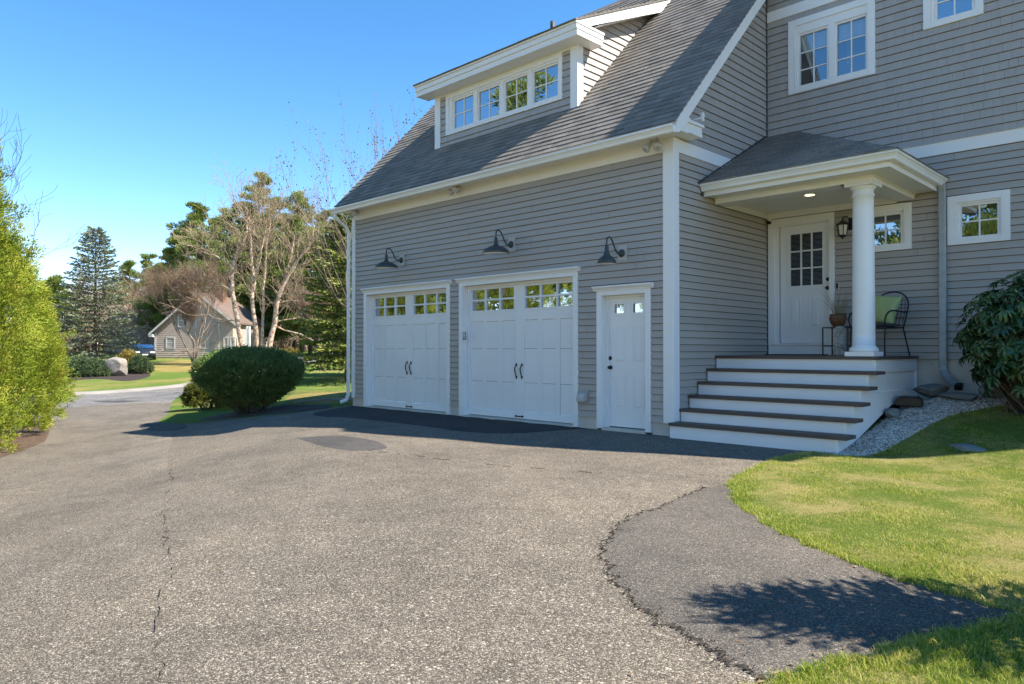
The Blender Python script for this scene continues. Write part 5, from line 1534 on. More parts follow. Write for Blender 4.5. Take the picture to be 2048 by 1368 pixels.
# -- river birch across the street
def birch():
    rs = np.random.RandomState(12); d0 = 58; s = d0 / 1460; x, y = W_(d0, (512 - 1024) * s); gz = ground(x, y)
    t = empty('river_birch', (x, y, gz), 'multi stemmed river birch with peeling cream bark beyond the big clipped bush', 'birch tree')
    paths = [[(490, 716), (487, 700), (476, 638), (469, 581), (468, 537), (476, 512), (492, 480), (498, 452)],
             [(468, 540), (452, 524), (438, 515), (412, 506)],
             [(514, 716), (513, 700), (511, 651), (504, 602), (507, 563), (503, 520), (500, 470), (497, 432)],
             [(509, 563), (520, 530), (531, 490), (541, 455)],
             [(523, 716), (522, 700), (524, 629), (526, 545), (531, 475), (538, 440)],
             [(536, 716), (538, 700), (548, 651), (555, 602), (570, 563), (588, 532), (614, 497), (628, 478)],
             [(560, 590), (571, 545), (580, 505), (584, 470)], [(553, 610), (580, 600), (620, 607), (665, 600), (690, 592)],
             [(548, 651), (562, 640), (590, 636)], [(476, 640), (455, 640), (430, 650)], [(470, 590), (445, 572), (415, 560)], [(556, 655), (600, 668), (640, 690)]]
    rad = [.19, .07, .17, .08, .11, .20, .09, .05, .05, .045, .05, .045]
    segs = []; out = []
    for k, (pth, r) in enumerate(zip(paths, rad)):
        off = rs.uniform(-.6, .6) if k in (0, 2, 4, 5) else rs.uniform(-1.2, 1.2)
        pts = [RV * ((px - 512) * s) + FV * off * min(1, i / 3) + Vector((0, 0, (699.6 - py) * s + 1.241 - gz)) for i, (px, py) in enumerate(pth)]
        P = []
        for i in range(len(pts) - 1):
            for q in range(3): P.append(cr_(pts[max(i - 1, 0)], pts[i], pts[i + 1], pts[min(i + 2, len(pts) - 1)], q / 3) + Vector(rs.normal(0, .03, 3)))
        P.append(pts[-1]); n = len(P)
        segs.append((P, [r * (1.15 - .85 * i / n) + .012 for i in range(n)]))
        for i in range(2 if k not in (0, 2, 4, 5) else int(n * .35), n):
            for e in range(2 if i > n * .5 else 1):
                v = (P[i] - P[i - 1]).normalized(); a = v.orthogonal(); a.rotate(Matrix.Rotation(rs.rand() * 6.28, 3, v))
                dd = (v * .8 + a * rs.uniform(.5, 1.0) + Vector((0, 0, .25))).normalized()
                grow(rs, P[i], dd, rs.uniform(1.2, 2.3), max(.03, r * .28), 3, out, 3, .06, .6, (2, 3), .06)
    tubes('trunk', segs, M['birch'], t, 8)
    A = [];B = [];R0 = []
    for p, r, dp in out:
        for i in range(len(p) - 1): A.append(tuple(p[i])); B.append(tuple(p[i + 1])); R0.append(max(r[i], .012))
    seg_mesh('crown', np.array(A), np.array(B), np.array(R0), np.array(R0) * .8, M['twig_pale'], t)
birch()
# -- small young tree in front of the neighbour's gable
x, y = W_(61.5, (389 - 1024) / 1460 * 61.5)
bare_tree('young_tree', base(x, y), 'small bare young tree with upright forked stems before the grey gable', 'tree',
          [(.0, .0, 1, 2.0, .16, 0, 0), (-.28, -.25, 1, 3.4, .10, -.05, -.05), (.10, .1, 1, 3.6, .10, .05, .05), (-.1, .15, 1, 3.2, .07, 0, .05)], 5, M['twig_grey'], M['twig'], 21, kids=(2, 4), spread=.42, up=.10, rmin=.014, extra=5, twl=.8)
# -- reddish bare trees between the pines
for i, (px, d, L, sd, lb) in enumerate([(410, 80, 4.6, 31, 'bare reddish tree behind the grey gable roof'), (350, 88, 4.2, 33, 'bare twiggy tree above the brown dormer roof'),
                                      (640, 52, 2.6, 35, 'bare drooping tree in front of the dark hemlock'), (268, 100, 4.0, 36, 'far bare tree above the small white house')]):
    x, y = W_(d, (px - 1024) / 1460 * d)
    bare_tree('bare_tree', base(x, y), lb, 'tree', [(0, 0, 1, L, .20, 0, 0), (.25, .2, 1, L * .9, .13, 0, 0), (-.25, -.2, 1, L * .9, .13, 0, 0)], 5, M['bark'], M['twig'] if i < 3 else M['twig_pale'], sd, 'bare trees across the street', kids=(2, 4), spread=.5, up=.08, rmin=.014, extra=1, twl=.9)
# -- budding tree whose top shows over the garage roof
x, y = W_(31, (800 - 1024) / 1460 * 31)
t, out = bare_tree('budding_tree', base(x, y), 'bare tree with red buds rising behind the garage roof', 'tree',
                   [(0, 0, 1, 5.2, .09, 0, 0), (.22, .2, 1, 5.2, .07, 0, 0), (-.25, -.22, 1, 5.0, .07, 0, 0), (-.5, -.46, 1, 4.9, .06, 0, 0), (.4, .42, 1, 5.0, .06, 0, 0), (-.36, -.36, 1, 4.6, .06, 0, 0)], 4, M['bark'], M['twig_grey'], 41, kids=(2, 4), spread=.42, up=.12, rmin=.005)
M['redbud'] = leaf_mat('red_brown_buds', [(.07, .035, .025), (.14, .06, .04), (.16, .10, .07)], trans=.1)
bud_leaves('buds', out, 1, 1700, M['redbud'], t, np.random.RandomState(4), .10, .05)
# bare tree behind the hedge, its twigs enter at the left edge
x, y = W_(20, -15.9)
bare_tree('bare_tree', base(x, y), 'bare dark tree behind the hedge with twigs at the left frame edge', 'tree', [(0, 0, 1, 4.0, .16, 0, 0), (.3, .25, 1, 3.6, .10, 0, 0)], 5, M['bark_dark'], M['bark_dark'], 47, 'bare trees', kids=(2, 3), spread=.55, rmin=.009)

# -- blue spruce: tiers of drooping boughs
def spruce(name, loc, h, rad, label, seed, n, mat_, inner, cat='spruce tree', low=.03, dens=1.0, grp=None, blunt=.85, fine=1.0):
    rs = np.random.RandomState(seed); t = empty(name, loc, label, cat, grp)
    o = MB(); o.tube([(0, 0, -.2), (0, 0, h * .5), (0, 0, h * .98)], [h * .016, h * .010, .02], 8); o.build('trunk', M['bark'], t)
    A = []; B = []; P = []; U = []; var = []; L = []; P2 = []; U2 = []
    z = low * h; 
    while z < h * .985:
        u = z / h; R0 = rad * (1 - u) ** blunt * (1.0 if u > .12 else .86 + u)
        k = max(4, int(11 * (1 - u * .5) * dens))
        a0 = rs.rand() * 6.28
        for i in range(k):
            a = a0 + 6.28 * i / k + rs.normal(0, .16); Rb = R0 * rs.uniform(.72, 1.12) + .12; el = .55 * u - .12 + rs.normal(0, .06)
            d = np.array([math.cos(a), math.sin(a), 0]); m = 7; prev = np.array([0, 0, z])
            for j in range(1, m + 1):
                f = j / m; q = np.array([0, 0, z]) + d * Rb * f + np.array([0, 0, Rb * (el * f - .20 * f * f + .16 * f ** 4)])
                A.append(prev); B.append(q); prev_ = prev; prev = q
                w = Rb * .30 * (1 - f * .6) * (f + .25) + .08
                kk = int(n * (.35 + f) * (.4 + Rb / rad))
                sd = np.cross(d, [0, 0, 1])
                for _ in range(kk):
                    s = rs.uniform(-1, 1); g = rs.rand()
                    base_ = prev_ + (q - prev_) * g + sd * s * w + np.array([0, 0, -.10 * abs(s) * w - rs.rand() * .07])
                    dirv = d * .8 + sd * s * .9 + rs.normal(0, .3, 3) + np.array([0, 0, .12])
                    if f < .42 and rs.rand() < .7: P2.append(base_); U2.append(dirv + np.array([0, 0, -.3]))
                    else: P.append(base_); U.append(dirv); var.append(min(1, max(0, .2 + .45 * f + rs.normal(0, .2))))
        z += h * .031 * (1.15 - .5 * u) / dens ** .3
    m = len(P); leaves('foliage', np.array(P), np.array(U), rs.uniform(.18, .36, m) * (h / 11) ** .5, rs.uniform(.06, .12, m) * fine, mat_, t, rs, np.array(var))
    m = len(P2)
    if m: leaves('inner_twigs', np.array(P2), np.array(U2), rs.uniform(.15, .35, m), rs.uniform(.03, .07, m), inner, t, rs)
    seg_mesh('boughs', np.array(A), np.array(B), .022, .014, M['bark'], t)
    return t
x, y = W_(61, (190 - 1024) / 1460 * 61)
spruce('blue_spruce', base(x, y), 11.6, 4.0, 'tall blue spruce tree beyond the boulder across the street', 51, 11, M['spruce'], M['spruce_in'], blunt=.72)
x, y = W_(41, (694 - 1024) / 1460 * 41)
spruce('hemlock', base(x, y), 9.6, 3.0, 'dark drooping hemlock beside the white garage downspout', 52, 13, M['hem'], M['hem'], 'evergreen tree', low=.13, blunt=.5)
x, y = W_(46, (735 - 1024) / 1460 * 46)
spruce('hemlock', base(x, y), 10.5, 2.8, 'olive green hemlock half hidden by the garage corner', 53, 11, M['hem'], M['hem'], 'evergreen tree', low=.08, blunt=.55)
x, y = W_(75, (300 - 1024) / 1460 * 75)

# -- white pines
def pine(loc, h, rad, label, seed, first=.25, nl=40, tuft=330, grp='pines behind the houses', mat_=None):
    rs = np.random.RandomState(seed); t = empty('pine_tree', loc, label, 'pine tree', grp)
    lean = rs.normal(0, .02, 2); top = Vector((lean[0] * h, lean[1] * h, h))
    o = MB(); o.tube([(0, 0, -.2), top * .5 + Vector((.1, 0, 0)), top * .97], [h * .017, h * .011, .04], 8)
    P = []; U = []; var = []
    for i in range(nl):
        u = first + (1 - first) * (i + rs.rand()) / nl; b = top * u; a = rs.rand() * 6.28
        Rb = rad * (1 - ((u - first) / (1 - first)) ** 1.5 * .80) * rs.uniform(.45, 1.1) * (.65 if u < first + .1 else 1)
        el = rs.uniform(-.05, .35) + .5 * max(0, u - .75)
        d = Vector((math.cos(a), math.sin(a), el)).normalized(); e = b + d * Rb; mid = b + d * Rb * .5 + Vector((0, 0, -.05 * Rb))
        o.tube([b, mid, e], [max(.05, h * .004), .035, .015], 5, cap=False)
        nclu = max(2, int(Rb * 1.6))
        for c in range(nclu):
            f = .38 + .62 * (c + rs.rand()) / nclu; ctr = b + d * Rb * f + Vector((rs.normal(0, .16 * Rb), rs.normal(0, .16 * Rb), rs.normal(0, .10) + .15))
            sz = rs.uniform(.6, 1.15) * (.5 + .15 * Rb); cv = rs.rand()
            n = int(tuft * sz)
            q = rs.normal(0, 1, (n, 3)); q /= np.linalg.norm(q, axis=1, keepdims=True); q *= rs.rand(n, 1) ** .45
            P.append(np.array(ctr) + q * np.array([[sz * 1.15, sz * 1.15, sz * .50]])); U.append(q * .7 + np.array([[0, 0, .55]]) + np.array(d)[None] * .4 + rs.normal(0, .3, (n, 3)))
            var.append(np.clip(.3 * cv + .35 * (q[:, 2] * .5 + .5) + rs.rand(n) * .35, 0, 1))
    o.build('trunk', M['bark_dark'], t)
    P = np.concatenate(P); U = np.concatenate(U); m = len(P)
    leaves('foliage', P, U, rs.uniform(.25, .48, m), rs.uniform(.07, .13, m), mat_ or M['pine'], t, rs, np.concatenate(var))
    return t
for px, top_, d, rad, first, sd, lb in [
    (515, 352, 90, 4.6, .30, 61, 'tallest pine with broad crown above the grey gable'), (395, 412, 88, 4.6, .30, 62, 'dark layered pine left of the tallest pine'),
    (604, 385, 92, 3.6, .25, 63, 'narrow pointed pine right of the tallest pine'), (566, 405, 98, 3.6, .25, 64, 'pine between the tallest and the narrow pointed pine'),
    (655, 432, 84, 4.2, .15, 65, 'pine just left of the white downspout'), (455, 425, 100, 4.4, .25, 66, 'dense far pine between the dark layered and tallest pines'),
    (335, 505, 96, 4.0, .15, 67, 'short pine above the small white house'), (258, 528, 106, 3.6, .2, 68, 'pine behind the right flank of the blue spruce'),
    (300, 515, 120, 4.4, .2, 69, 'far pine between spruce and grey gable'), (110, 560, 95, 3.6, .2, 70, 'far pine between hedge and blue spruce'), (705, 452, 75, 3.6, .15, 71, 'pine peeping out at the garage eave'), (540, 470, 84, 4.4, .12, 72, 'lower pine behind the birch stems'), (470, 500, 92, 4.4, .12, 73, 'lower pine above the grey gable roof'), (620, 470, 78, 4.0, .10, 74, 'lower pine left of the drooping bare tree'), (415, 455, 82, 4.4, .15, 81, 'olive pine behind the young bare tree'), (350, 540, 100, 4.6, .1, 82, 'wide low pine above the brown dormer roof'), (428, 440, 94, 4.2, .2, 75, 'pine filling the gap right of the dark layered pine'), (362, 470, 90, 4.0, .15, 76, 'lower pine left of the dark layered pine'), (588, 440, 90, 4.2, .15, 77, 'broad lower pine under the narrow pointed pine'), (490, 410, 98, 4.4, .25, 78, 'pine tucked against the tallest pine'), (645, 455, 80, 4.2, .1, 79, 'full pine beside the garage gutter')]:
    x, y = W_(d, (px - 1024) / 1460 * d); g = ground(x, y)
    pine((x, y, g), (699.6 - top_) * d / 1460 + 1.241 - g, rad, lb, sd, first)
# -- woods far behind: one mass of bare trunks and twigs
rs = np.random.RandomState(80); A = []; B = []; R0 = []; R1 = []
for i in range(420):
    d = rs.uniform(98, 130); px = rs.uniform(60, 760); x, y = W_(d, (px - 1024) / 1460 * d); g = ground(x, y); h = rs.uniform(6, 11)
    A.append((x, y, g - .3)); B.append((x + rs.normal(0, .4), y + rs.normal(0, .4), g + h)); R0.append(rs.uniform(.07, .2)); R1.append(.03)
    for k in range(46):
        f = rs.uniform(.08, 1); a = rs.rand() * 6.28; L = rs.uniform(.5, 2.0); z = g + h * f
        A.append((x, y, z)); e = (x + math.cos(a) * L, y + math.sin(a) * L, z + L * rs.uniform(.2, 1.1)); B.append(e); R0.append(.03); R1.append(.012)
        for q in range(2):
            b2 = rs.rand() * 6.28; A.append(tuple(np.array([x, y, z]) + (np.array(e) - np.array([x, y, z])) * rs.uniform(.4, 1))); L2 = L * .6
            B.append((A[-1][0] + math.cos(b2) * L2, A[-1][1] + math.sin(b2) * L2, A[-1][2] + L2 * rs.uniform(.1, 1))); R0.append(.018); R1.append(.01)
w = seg_mesh('bare_woods', np.array(A), np.array(B), np.array(R0), np.array(R1), M['twig_grey'], None); tag(w, kind='stuff')
# undergrowth thicket
m = 26000; d = rs.uniform(92, 118, m); px = rs.uniform(60, 760, m)
P = np.array([(*W_(a, (b - 1024) / 1460 * a), 0) for a, b in zip(d, px)]); P[:, 2] = np.array([ground(p[0], p[1]) for p in P]) + rs.uniform(0, 5.5, m) ** 1
tag(leaves('bare_thicket', P, rs.normal(0, .5, (m, 3)) + np.array([[0, 0, .8]]), rs.uniform(.6, 1.6, m), rs.uniform(.03, .10, m), M['twig_grey'], None, rs), kind='stuff')
# pines behind the photographer, mirrored in the windows
for k, (x, y, h, lb) in enumerate([(-3.5, -24, 17, 'tall pine mirrored in the small upper window'), (3.0, -27, 13, 'pine mirrored in the lower window'), (-17.5, -14, 14.5, 'pine mirrored in the dormer panes'), (8, -30, 15, 'pine mirrored in the right windows'), (-32, -20, 15, 'pine mirrored in the left garage door')]):
    pine((x, y, ground(x, y)), h, 4.4, lb, 90 + k, .10, 40, 170, 'pines opposite the house')

# ---------------------------------------------------------------- bed across the street
M['rock'] = mat('pale_lichen_granite', (.27, .235, .195), .9, .25, 2.5, bump=.8, bscale=8, stain=((.20, .17, .14), 3, .56))
M['slate'] = mat('grey_green_flat_stone', (.16, .175, .165), .85, .25, 6, bump=.5, bscale=25)
def rock(name, loc, sx, sy, sz, label, cat, seed, mt='rock', facets=14, grp=None, rz_=0):
    rs = np.random.RandomState(seed); bm = bmesh.new(); bmesh.ops.create_icosphere(bm, subdivisions=4, radius=1)
    pl_ = [(Vector(rs.normal(0, 1, 3)).normalized(), rs.uniform(.62, .92)) for _ in range(facets)]
    for v in bm.verts:
        for nrm, dd in pl_:
            k = v.co.dot(nrm)
            if k > dd: v.co -= nrm * (k - dd) * .93
        v.co *= 1 + .05 * noise.noise(v.co * 2.3 + Vector((seed, 0, 0))) + .02 * noise.noise(v.co * 7)
        v.co = Vector((v.co.x * sx / 2, v.co.y * sy / 2, v.co.z * sz / 2 + sz * .30))
    me = bpy.data.meshes.new(name); bm.to_mesh(me); bm.free()
    o = link_mesh(name, me, M[mt]); o.location = loc; o.rotation_euler = (0, 0, rz_); return tag(o, label, cat, grp)
x, y = W_(47, (234 - 1024) / 1460 * 47)
rock('boulder', base(x, y), 1.75, 1.4, 1.55, 'pale angular boulder in the mulch bed before the blue spruce', 'boulder', 5, facets=16, rz_=.8)
def juniper(loc, sx, sy, h, label, seed, n, mat_='juniper', name='juniper', up=.5):
    rs = np.random.RandomState(seed); t = empty(name, loc, label, 'shrub', None, R(44.7)); k = 26; nc = n // k
    a = rs.rand(nc) * 6.28; q = rs.rand(nc) ** .5
    C = np.stack([np.cos(a) * q * sx / 2, np.sin(a) * q * sy / 2, h * (1 - q ** 2.4) * rs.uniform(.35, 1, nc) * .8 + .05], 1)
    D = unit(np.stack([np.cos(a) * q, np.sin(a) * q, np.full(nc, up)], 1) + rs.normal(0, .35, (nc, 3)))
    ci = np.repeat(np.arange(nc), k); s = rs.rand(nc * k)
    P = C[ci] + D[ci] * (s * .34)[:, None] + rs.normal(0, .04, (nc * k, 3)); U = D[ci] + rs.normal(0, .5, (nc * k, 3))
    leaves('foliage', P, U, rs.uniform(.10, .2, nc * k), rs.uniform(.025, .05, nc * k), M[mat_], t, rs, np.clip(.2 + .5 * s + rs.normal(0, .15, nc * k), 0, 1))
    segs = [([Vector((0, 0, -.05)), Vector((C[i][0] * .5, C[i][1] * .5, C[i][2] * .3)), Vector(C[i])], [.03, .02, .008]) for i in range(0, nc, max(1, nc // 40))]
    tubes('stems', segs, M['bark'], t); return t
x, y = W_(46.5, (165 - 1024) / 1460 * 46.5); juniper(base(x, y), 3.3, 2.4, 1.15, 'low spreading grey green juniper left of the boulder', 101, 26000)
x, y = W_(49.5, (280 - 1024) / 1460 * 49.5); juniper(base(x, y), 1.3, 1.2, 1.2, 'small upright grey green juniper right of the boulder', 102, 9000, up=1.2)
x, y = W_(51, (256 - 1024) / 1460 * 51); juniper(base(x, y), 1.5, 1.3, 1.5, 'golden brown shrub behind the boulder', 103, 9000, 'gold', 'golden_shrub', 1.0)
x, y = W_(23.0, (688 - 1024) / 1460 * 23.0)
bare_tree('bare_shrub', base(-9.6, 1.15), 'small bare reddish shrub by the foot of the white downspout', 'shrub', [(rs.normal(0, .5), rs.normal(0, .5), 1, .55, .012, 0, 0) for _ in range(12)], 3, M['twig'], M['twig'], 111, kids=(2, 3), spread=.5, rmin=.004)
bud_leaves('leaves', [([Vector((rs.normal(0, .3), rs.normal(0, .3), rs.uniform(.2, .9))), Vector((rs.normal(0, .3), rs.normal(0, .3), rs.uniform(.2, .9)))], 0, 0) for _ in range(40)], 1, 700, M['gold'], [o for o in bpy.data.objects if o.name == 'bare_shrub'][0], rs, .05, .03)

# ---------------------------------------------------------------- neighbours' houses, built in their own axes (u to the right, v away)
def far_house(name, d, px, label):
    x, y = W_(d, (px - 1024) / 1460 * d); return empty(name, base(x, y), label, 'house', None, R(44.7))
M['nb_wall'] = mat('grey_taupe_clapboard', (.44, .345, .285), .7, .08, .6)
M['nb_trim'] = mat('greyed_white_trim', (.52, .50, .47), .6, .08)
M['nb_roof'] = mat('brown_weathered_roof', (.155, .112, .088), .9, .2, 1.2)
M['nb_roof2'] = mat('pale_brown_roof', (.27, .20, .15), .9, .12, 1.0)
M['brick'] = mat('red_chimney_brick', (.22, .12, .085), .9, .2, 3)
k = 72 / 1460
nb = far_house('neighbour_house', 72, 396, 'grey gabled house across the street with brown roof and dormer')
def K(px): return (px - 396) * k
def ZK(py): return (716 - py) * k
o = MB(); gz0 = 0
out_ = [(K(309), -.4), (K(466), -.4), (K(466), ZK(640)), (K(396), ZK(588)), (K(309), ZK(662))]
o.prism(out_, 'y', 0, 9.0)
for i in range(24): 
    z = .1 + i * .2; a = K(309) if z < ZK(662) else K(309) + (z - ZK(662)) / (ZK(588) - ZK(662)) * (K(396) - K(309)); b = K(466) if z < ZK(640) else K(466) - (z - ZK(640)) / (ZK(588) - ZK(640)) * (K(466) - K(396))
    if a < b: o.prism([(-.03, z), (0, z + .19), (0, z)], 'x', a, b)
o.build('wall', M['nb_wall'], nb)
def slab(par, a, b, y0, y1, th, m_, nm):
    o = MB(); o.prism([a, b, (b[0], b[1] + th), (a[0], a[1] + th)], 'y', y0, y1); return o.build(nm, m_, par)
slab(nb, (K(303), ZK(668)), (K(396), ZK(586)), -.5, 9.3, .16, M['nb_roof'], 'roof'); slab(nb, (K(396), ZK(586)), (K(474), ZK(648)), -.5, 9.3, .16, M['nb_roof'], 'roof')
slab(nb, (K(302), ZK(672)), (K(396), ZK(588)), -.56, -.5, .24, M['nb_trim'], 'rake_board'); slab(nb, (K(396), ZK(588)), (K(475), ZK(652)), -.56, -.5, .24, M['nb_trim'], 'rake_board')
o = MB(); o.box(K(309) - .02, K(309) + .16, -.05, 0, 0, ZK(664)); o.build('corner_board', M['nb_trim'], nb)
o = MB(); o.box(K(438) - .08, K(438) + .08, -.05, 0, 0, ZK(630)); o.build('corner_board', M['nb_trim'], nb)
o = MB(); o.box(K(302), K(310), -.5, 9, ZK(674), ZK(668)); o.build('eave_board', M['nb_trim'], nb)
o = MB(); o.box(K(318), K(372), 1.5, 6, ZK(655), ZK(626)); o.build('dormer', M['nb_wall'], nb)
o = MB(); o.prism([(K(312), ZK(628)), (K(378), ZK(612)), (K(378), ZK(608)), (K(312), ZK(624))], 'y', 1.1, 6.4); o.build('dormer_roof', M['nb_roof'], nb)
o = MB(); o.box(K(405), K(420), 3.2, 4.2, ZK(612), ZK(576)); o.build('chimney', M['brick'], nb)
def nwin(par, a, b, c, d, y=-.04, split=True):
    f = MB(); bars(f, a - .11, b + .11, c - .11, d + .11, [(a, b, c, d)], y - .02, y + .06)
    f.box(a, b, y, y + .05, (c + d) / 2 - .035, (c + d) / 2 + .035) if split else None
    w = f.build('window', M['nb_trim'], par); p = MB(); p.poly([(a, y + .045, c), (b, y + .045, c), (b, y + .045, d), (a, y + .045, d)]); p.build('pane', M['glass'], w)
nwin(nb, K(334), K(348), ZK(695), ZK(676)); nwin(nb, K(401), K(415), ZK(695), ZK(676)); nwin(nb, K(358), K(372), ZK(652), ZK(630)); nwin(nb, K(376), K(391), ZK(652), ZK(630))
nwin(nb, K(449), K(455), ZK(704), ZK(676)); nwin(nb, K(462), K(468), ZK(704), ZK(676))
o = MB()
for px in (488, 493): o.box(K(px), K(px) + .14, .5, .7, -.2, ZK(652))
o.build('porch_post', M['white'], nb)
h2 = far_house('white_gabled_house', 98, 270, 'distant house with pale brown roof and steep white gable'); h2.rotation_euler.z = R(66); k2 = 98 / 1460
def K2(px): return (px - 270) * k2
def Z2(py): return (706 - py) * k2 * 1.0
o = MB(); o.box(K2(215), K2(303), 0, 8, -1, Z2(644)); o.build('wall', M['nb_wall'], h2)
o = MB(); o.prism([(-.5, Z2(646)), (4, Z2(612)), (8.5, Z2(646)), (8.5, Z2(644)), (4, Z2(610)), (-.5, Z2(643))], 'x', K2(212), K2(300)); o.build('roof', M['nb_roof2'], h2)
o = MB(); o.prism([(K2(287), Z2(660)), (K2(302), Z2(660)), (K2(302), Z2(643)), (K2(294), Z2(620)), (K2(287), Z2(643))], 'y', -1.2, 4); o.build('gable', M['white'], h2)
slab(h2, (K2(285), Z2(645)), (K2(294), Z2(618)), -1.7, 4, .2, M['white'], 'gable_board'); slab(h2, (K2(294), Z2(618)), (K2(304), Z2(645)), -1.7, 4, .2, M['white'], 'gable_board')
o = MB(); o.box(K2(289), K2(299), -1.25, -1.19, Z2(657), Z2(646)); o.build('window', M['glass'], h2)

# -- parked car, nose towards us
def car(loc, rz_, label):
    t = empty('parked_car', loc, label, 'car', None, rz_)
    M['car'] = mat('dark_blue_car_paint', (.016, .022, .030), .38, .05, 2, spec=.4)
    prof = [(-2.2, .35), (-2.25, .75), (-2.1, .95), (-1.5, 1.02), (-.75, 1.40), (.45, 1.44), (1.15, 1.05), (1.9, .92), (2.2, .72), (2.25, .40), (2.1, .25), (-2.1, .25)]
    bm = bmesh.new(); rows = []
    for yv, sx in ((-.9, .93), (-.82, 1), (.82, 1), (.9, .93)):
        rows.append([bm.verts.new((x * (1 if abs(yv) < .85 else .985), yv * (1 if z < .98 else .82), z if abs(yv) < .85 else .32 + (z - .32) * .96)) for x, z in prof])
    n = len(prof)
    for a, b in zip(rows, rows[1:]):
        for i in range(n): bm.faces.new((a[i], a[(i + 1) % n], b[(i + 1) % n], b[i]))
    bm.faces.new(rows[0][::-1]); bm.faces.new(rows[-1])
    bmesh.ops.recalc_face_normals(bm, faces=bm.faces); bmesh.ops.bevel(bm, geom=list(bm.edges), offset=.05, segments=2, affect='EDGES', clamp_overlap=True)
    me = bpy.data.meshes.new('body'); bm.to_mesh(me); bm.free(); me.polygons.foreach_set('use_smooth', np.ones(len(me.polygons), dtype=bool)); link_mesh('body', me, M['car'], t)
    o = MB(); o.prism([(1.12, 1.09), (.50, 1.425), (.52, 1.44), (1.16, 1.10)], 'y', -.66, .66); o.build('windscreen', M['glass'], t)
    for s in (-1, 1):
        o = MB(); o.prism([(-1.3, 1.05), (-.72, 1.36), (.40, 1.38), (.95, 1.06)], 'y', s * .80 - .06, s * .80 + .03); o.build('side_window', M['glass'], t)
        o = MB(); o.box(2.05, 2.22, s * .62 - .2, s * .62 + .2, .66, .80); o.build('headlight', M['lamp_in'], t)
        for x in (-1.35, 1.38):
            o = MB(); o.lathe([(.2, -.11), (.32, -.10), (.33, 0), (.32, .10), (.2, .11)], (x, s * .82, .32), 20, rot=RX90); w = o.build('wheel', M['black_plastic'], t)
            o = MB(); o.lathe([(.001, -.118), (.2, -.112), (.2, .112), (.001, .118)], (x, s * .82, .32), 16, rot=RX90); o.build('rim', M['galv'], w)
    o = MB(); o.box(2.2, 2.275, -.55, .55, .42, .60); o.box(2.2, 2.28, -.26, .26, .44, .54); o.build('grille', M['black_plastic'], t)
    o = MB(); o.box(2.26, 2.285, -.25, .25, .45, .56); o.build('number_plate', M['lamp_in'], t)
x, y = W_(69, (289 - 1024) / 1460 * 69)
car(base(x, y, -.02), R(44.7 - 62), 'dark blue car parked beside the grey gabled house')

# ---------------------------------------------------------------- stones and box beside the porch
rock('flat_stone', base(2.72, 2.52, .02), .55, .38, .20, 'grey green flat stone against the porch skirt', 'stone', 11, 'slate', 10, rz_=.3)
rock('flat_stone', base(3.12, 2.36, .0), .62, .40, .12, 'flat slab of stone under the downspout mouth', 'stone', 12, 'slate', 10, rz_=-.2)
rock('flat_stone', base(3.50, 2.50, .03), .40, .34, .24, 'rounded grey stone behind the rhododendron twigs', 'stone', 13, 'slate', 10)
rock('flat_stone', base(2.50, 1.52, .0), .24, .20, .16, 'small grey stone beside the black box', 'stone', 14, 'slate', 10)
rock('flat_stone', base(3.62, .50, -.05), .46, .36, .12, 'flat stone sunk in the shaded lawn', 'stone', 15, 'slate', 9)
t = empty('bait_box', base(2.60, 1.92, .02), 'black plastic box with pale label on the gravel beside the porch', 'box', None, R(12))
o = MB()
o.prism([(-.17, 0), (.17, 0), (.165, .09), (.12, .125), (-.12, .125), (-.165, .09)], 'y', -.12, .12); o.build('body', M['black_plastic'], t, .012)
o = MB(); o.prism([(-.155, .096), (.155, .096), (.11, .137), (-.11, .137)], 'y', -.105, .105); o.build('lid', M['black_plastic'], t, .008)
o = MB(); o.box(.0, .085, -.06, .04, .1372, .1385); o.build('label_plate', M['grey_plastic'], t)
# pebbles lying on the gravel
rs = np.random.RandomState(77); T = np.array([[(vo[i].x, vo[i].y, ground(vo[i].x, vo[i].y) + .008) for i in f] for f in faces[[q[0] for q in regions].index('gravel')]])
ar = np.linalg.norm(np.cross(T[:, 1] - T[:, 0], T[:, 2] - T[:, 0]), axis=1); n = 9000
kk_ = rs.choice(len(T), n, p=ar / ar.sum()); a = rs.rand(n, 2); sw = a.sum(1) > 1; a[sw] = 1 - a[sw]
P = T[kk_, 0] + (T[kk_, 1] - T[kk_, 0]) * a[:, :1] + (T[kk_, 2] - T[kk_, 0]) * a[:, 1:]
oc = np.array([(1, 0, 0), (0, 1, 0), (-1, 0, 0), (0, -1, 0), (0, 0, .7), (0, 0, -.7)], float)
sz = rs.uniform(.008, .021, (n, 1, 1)) * rs.uniform(.7, 1.3, (n, 1, 3)); th = rs.rand(n) * 6.28
q = oc[None] * sz; x_ = q[:, :, 0] * np.cos(th)[:, None] - q[:, :, 1] * np.sin(th)[:, None]; y_ = q[:, :, 0] * np.sin(th)[:, None] + q[:, :, 1] * np.cos(th)[:, None]
V = np.stack([x_, y_, q[:, :, 2]], 2) + P[:, None, :]
Fo = np.array([(0, 1, 4), (1, 2, 4), (2, 3, 4), (3, 0, 4), (1, 0, 5), (2, 1, 5), (3, 2, 5), (0, 3, 5)])
F = (np.arange(n)[:, None, None] * 6 + Fo[None]).reshape(-1, 3)
M['pebble'] = leaf_mat('mixed_pebbles', [(.20, .15, .11), (.42, .36, .29), (.60, .55, .49), (.78, .75, .70)], trans=0, rough=.8)
tag(np_mesh('pebbles', V.reshape(-1, 3), F, M['pebble'], None, np.repeat(rs.rand(n), 8), smooth=True), kind='stuff')
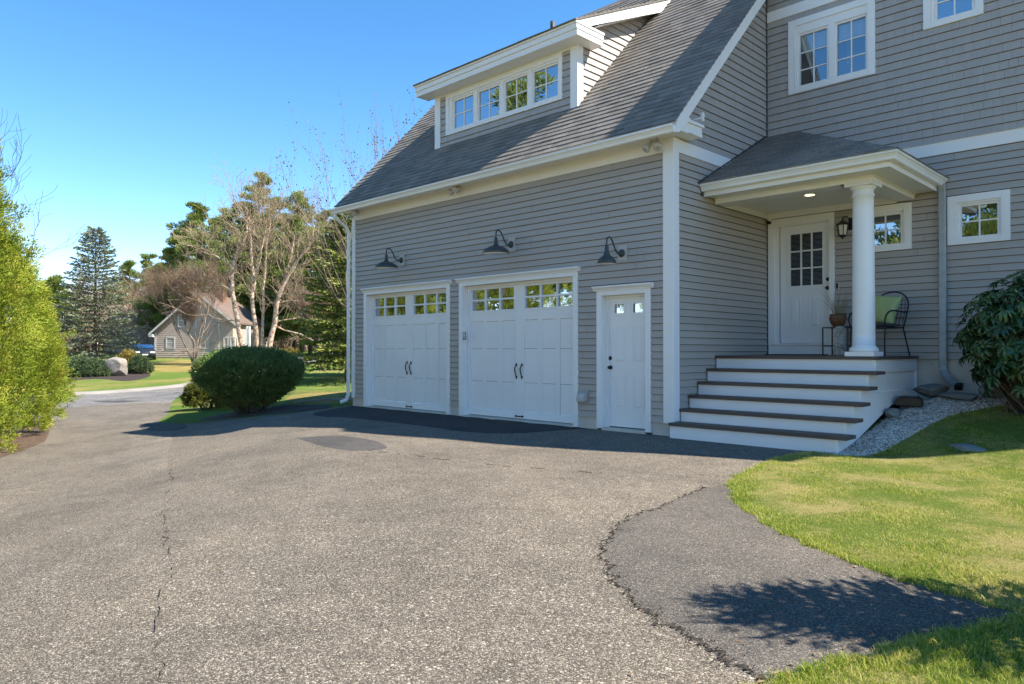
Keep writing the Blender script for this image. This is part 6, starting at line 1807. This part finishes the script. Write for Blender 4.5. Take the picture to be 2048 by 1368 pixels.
# pale edging stones between lawn and foundation
vs = []
o = MB()
for i in range(22):
    u = i / 21; x = -9.0 - 3.4 * u; y = .75 + .25 * math.sin(u * 3); r = rs.uniform(.05, .09)
    o.obox(Vector((x, y, ground(x, y) + .02)), .17, .10, .07, Matrix.Rotation(rs.uniform(-.3, .3), 3, 'Z'))
tag(o.build('stone_edging', M['kerb'], None, .015), 'row of small pale edging stones in the lawn left of the garage', 'edging')

# ---------------------------------------------------------------- conifer beyond the right frame edge; its shadow falls on the path
spruce('dwarf_conifer', base(6.25, -4.5), 2.8, .85, 'dwarf conifer beside the path, seen by its shadow', 120, 3.2, M['hem'], M['hem'], 'shrub', low=.06, blunt=.6, dens=.85, fine=.22)
# ---------------------------------------------------------------- light, sky, camera
SUN = Vector((.838, .545, 1.06)).normalized()
sl_ = bpy.data.lights.new('sun', 'SUN'); so = bpy.data.objects.new('sun', sl_); COL.objects.link(so)
sl_.energy = 3.1; sl_.angle = R(.5); sl_.color = (1, .93, .82)
so.rotation_euler = (-SUN).to_track_quat('-Z', 'Y').to_euler(); so.location = (20, 14, 25)
w = bpy.data.worlds.new('World'); sc.world = w; w.use_nodes = True
nt = w.node_tree; bg = nt.nodes['Background']
sk = nt.nodes.new('ShaderNodeTexSky'); sk.sky_type = 'NISHITA'; sk.sun_disc = False
sk.sun_elevation = math.asin(SUN.z); sk.sun_rotation = math.atan2(SUN.x, SUN.y)
sk.air_density = 1.0; sk.dust_density = 0; sk.ozone_density = 3.0; sk.altitude = 3000
hs = nt.nodes.new('ShaderNodeHueSaturation'); hs.inputs['Saturation'].default_value = 1.27; hs.inputs['Value'].default_value = .98
nt.links.new(sk.outputs[0], hs.inputs['Color']); wt = nt.nodes.new('ShaderNodeMix'); wt.data_type = 'RGBA'; wt.blend_type = 'MULTIPLY'; wt.inputs[0].default_value = 1; wt.inputs[7].default_value = (1.16, .865, .73, 1)
nt.links.new(hs.outputs[0], wt.inputs[6]); nt.links.new(wt.outputs[2], bg.inputs['Color']); bg.inputs['Strength'].default_value = .123
cd = bpy.data.cameras.new('camera'); co = bpy.data.objects.new('camera', cd); COL.objects.link(co)
cd.sensor_width = 36; cd.lens = 36 * 1459.9 / 2048; cd.clip_end = 3000; cd.clip_start = .05
co.location = (5.838, -9.257, 1.241); co.rotation_euler = (R(90 + .612), 0, R(44.70))
sc.camera = co
sc.view_settings.view_transform = 'Standard'; sc.view_settings.look = 'None'; sc.view_settings.gamma = 1; sc.view_settings.exposure = 1.95
sc.cycles.max_bounces = 8; sc.cycles.transparent_max_bounces = 8; sc.cycles.diffuse_bounces = 4
sc.cycles.use_denoising = True
sc.render.film_transparent = False
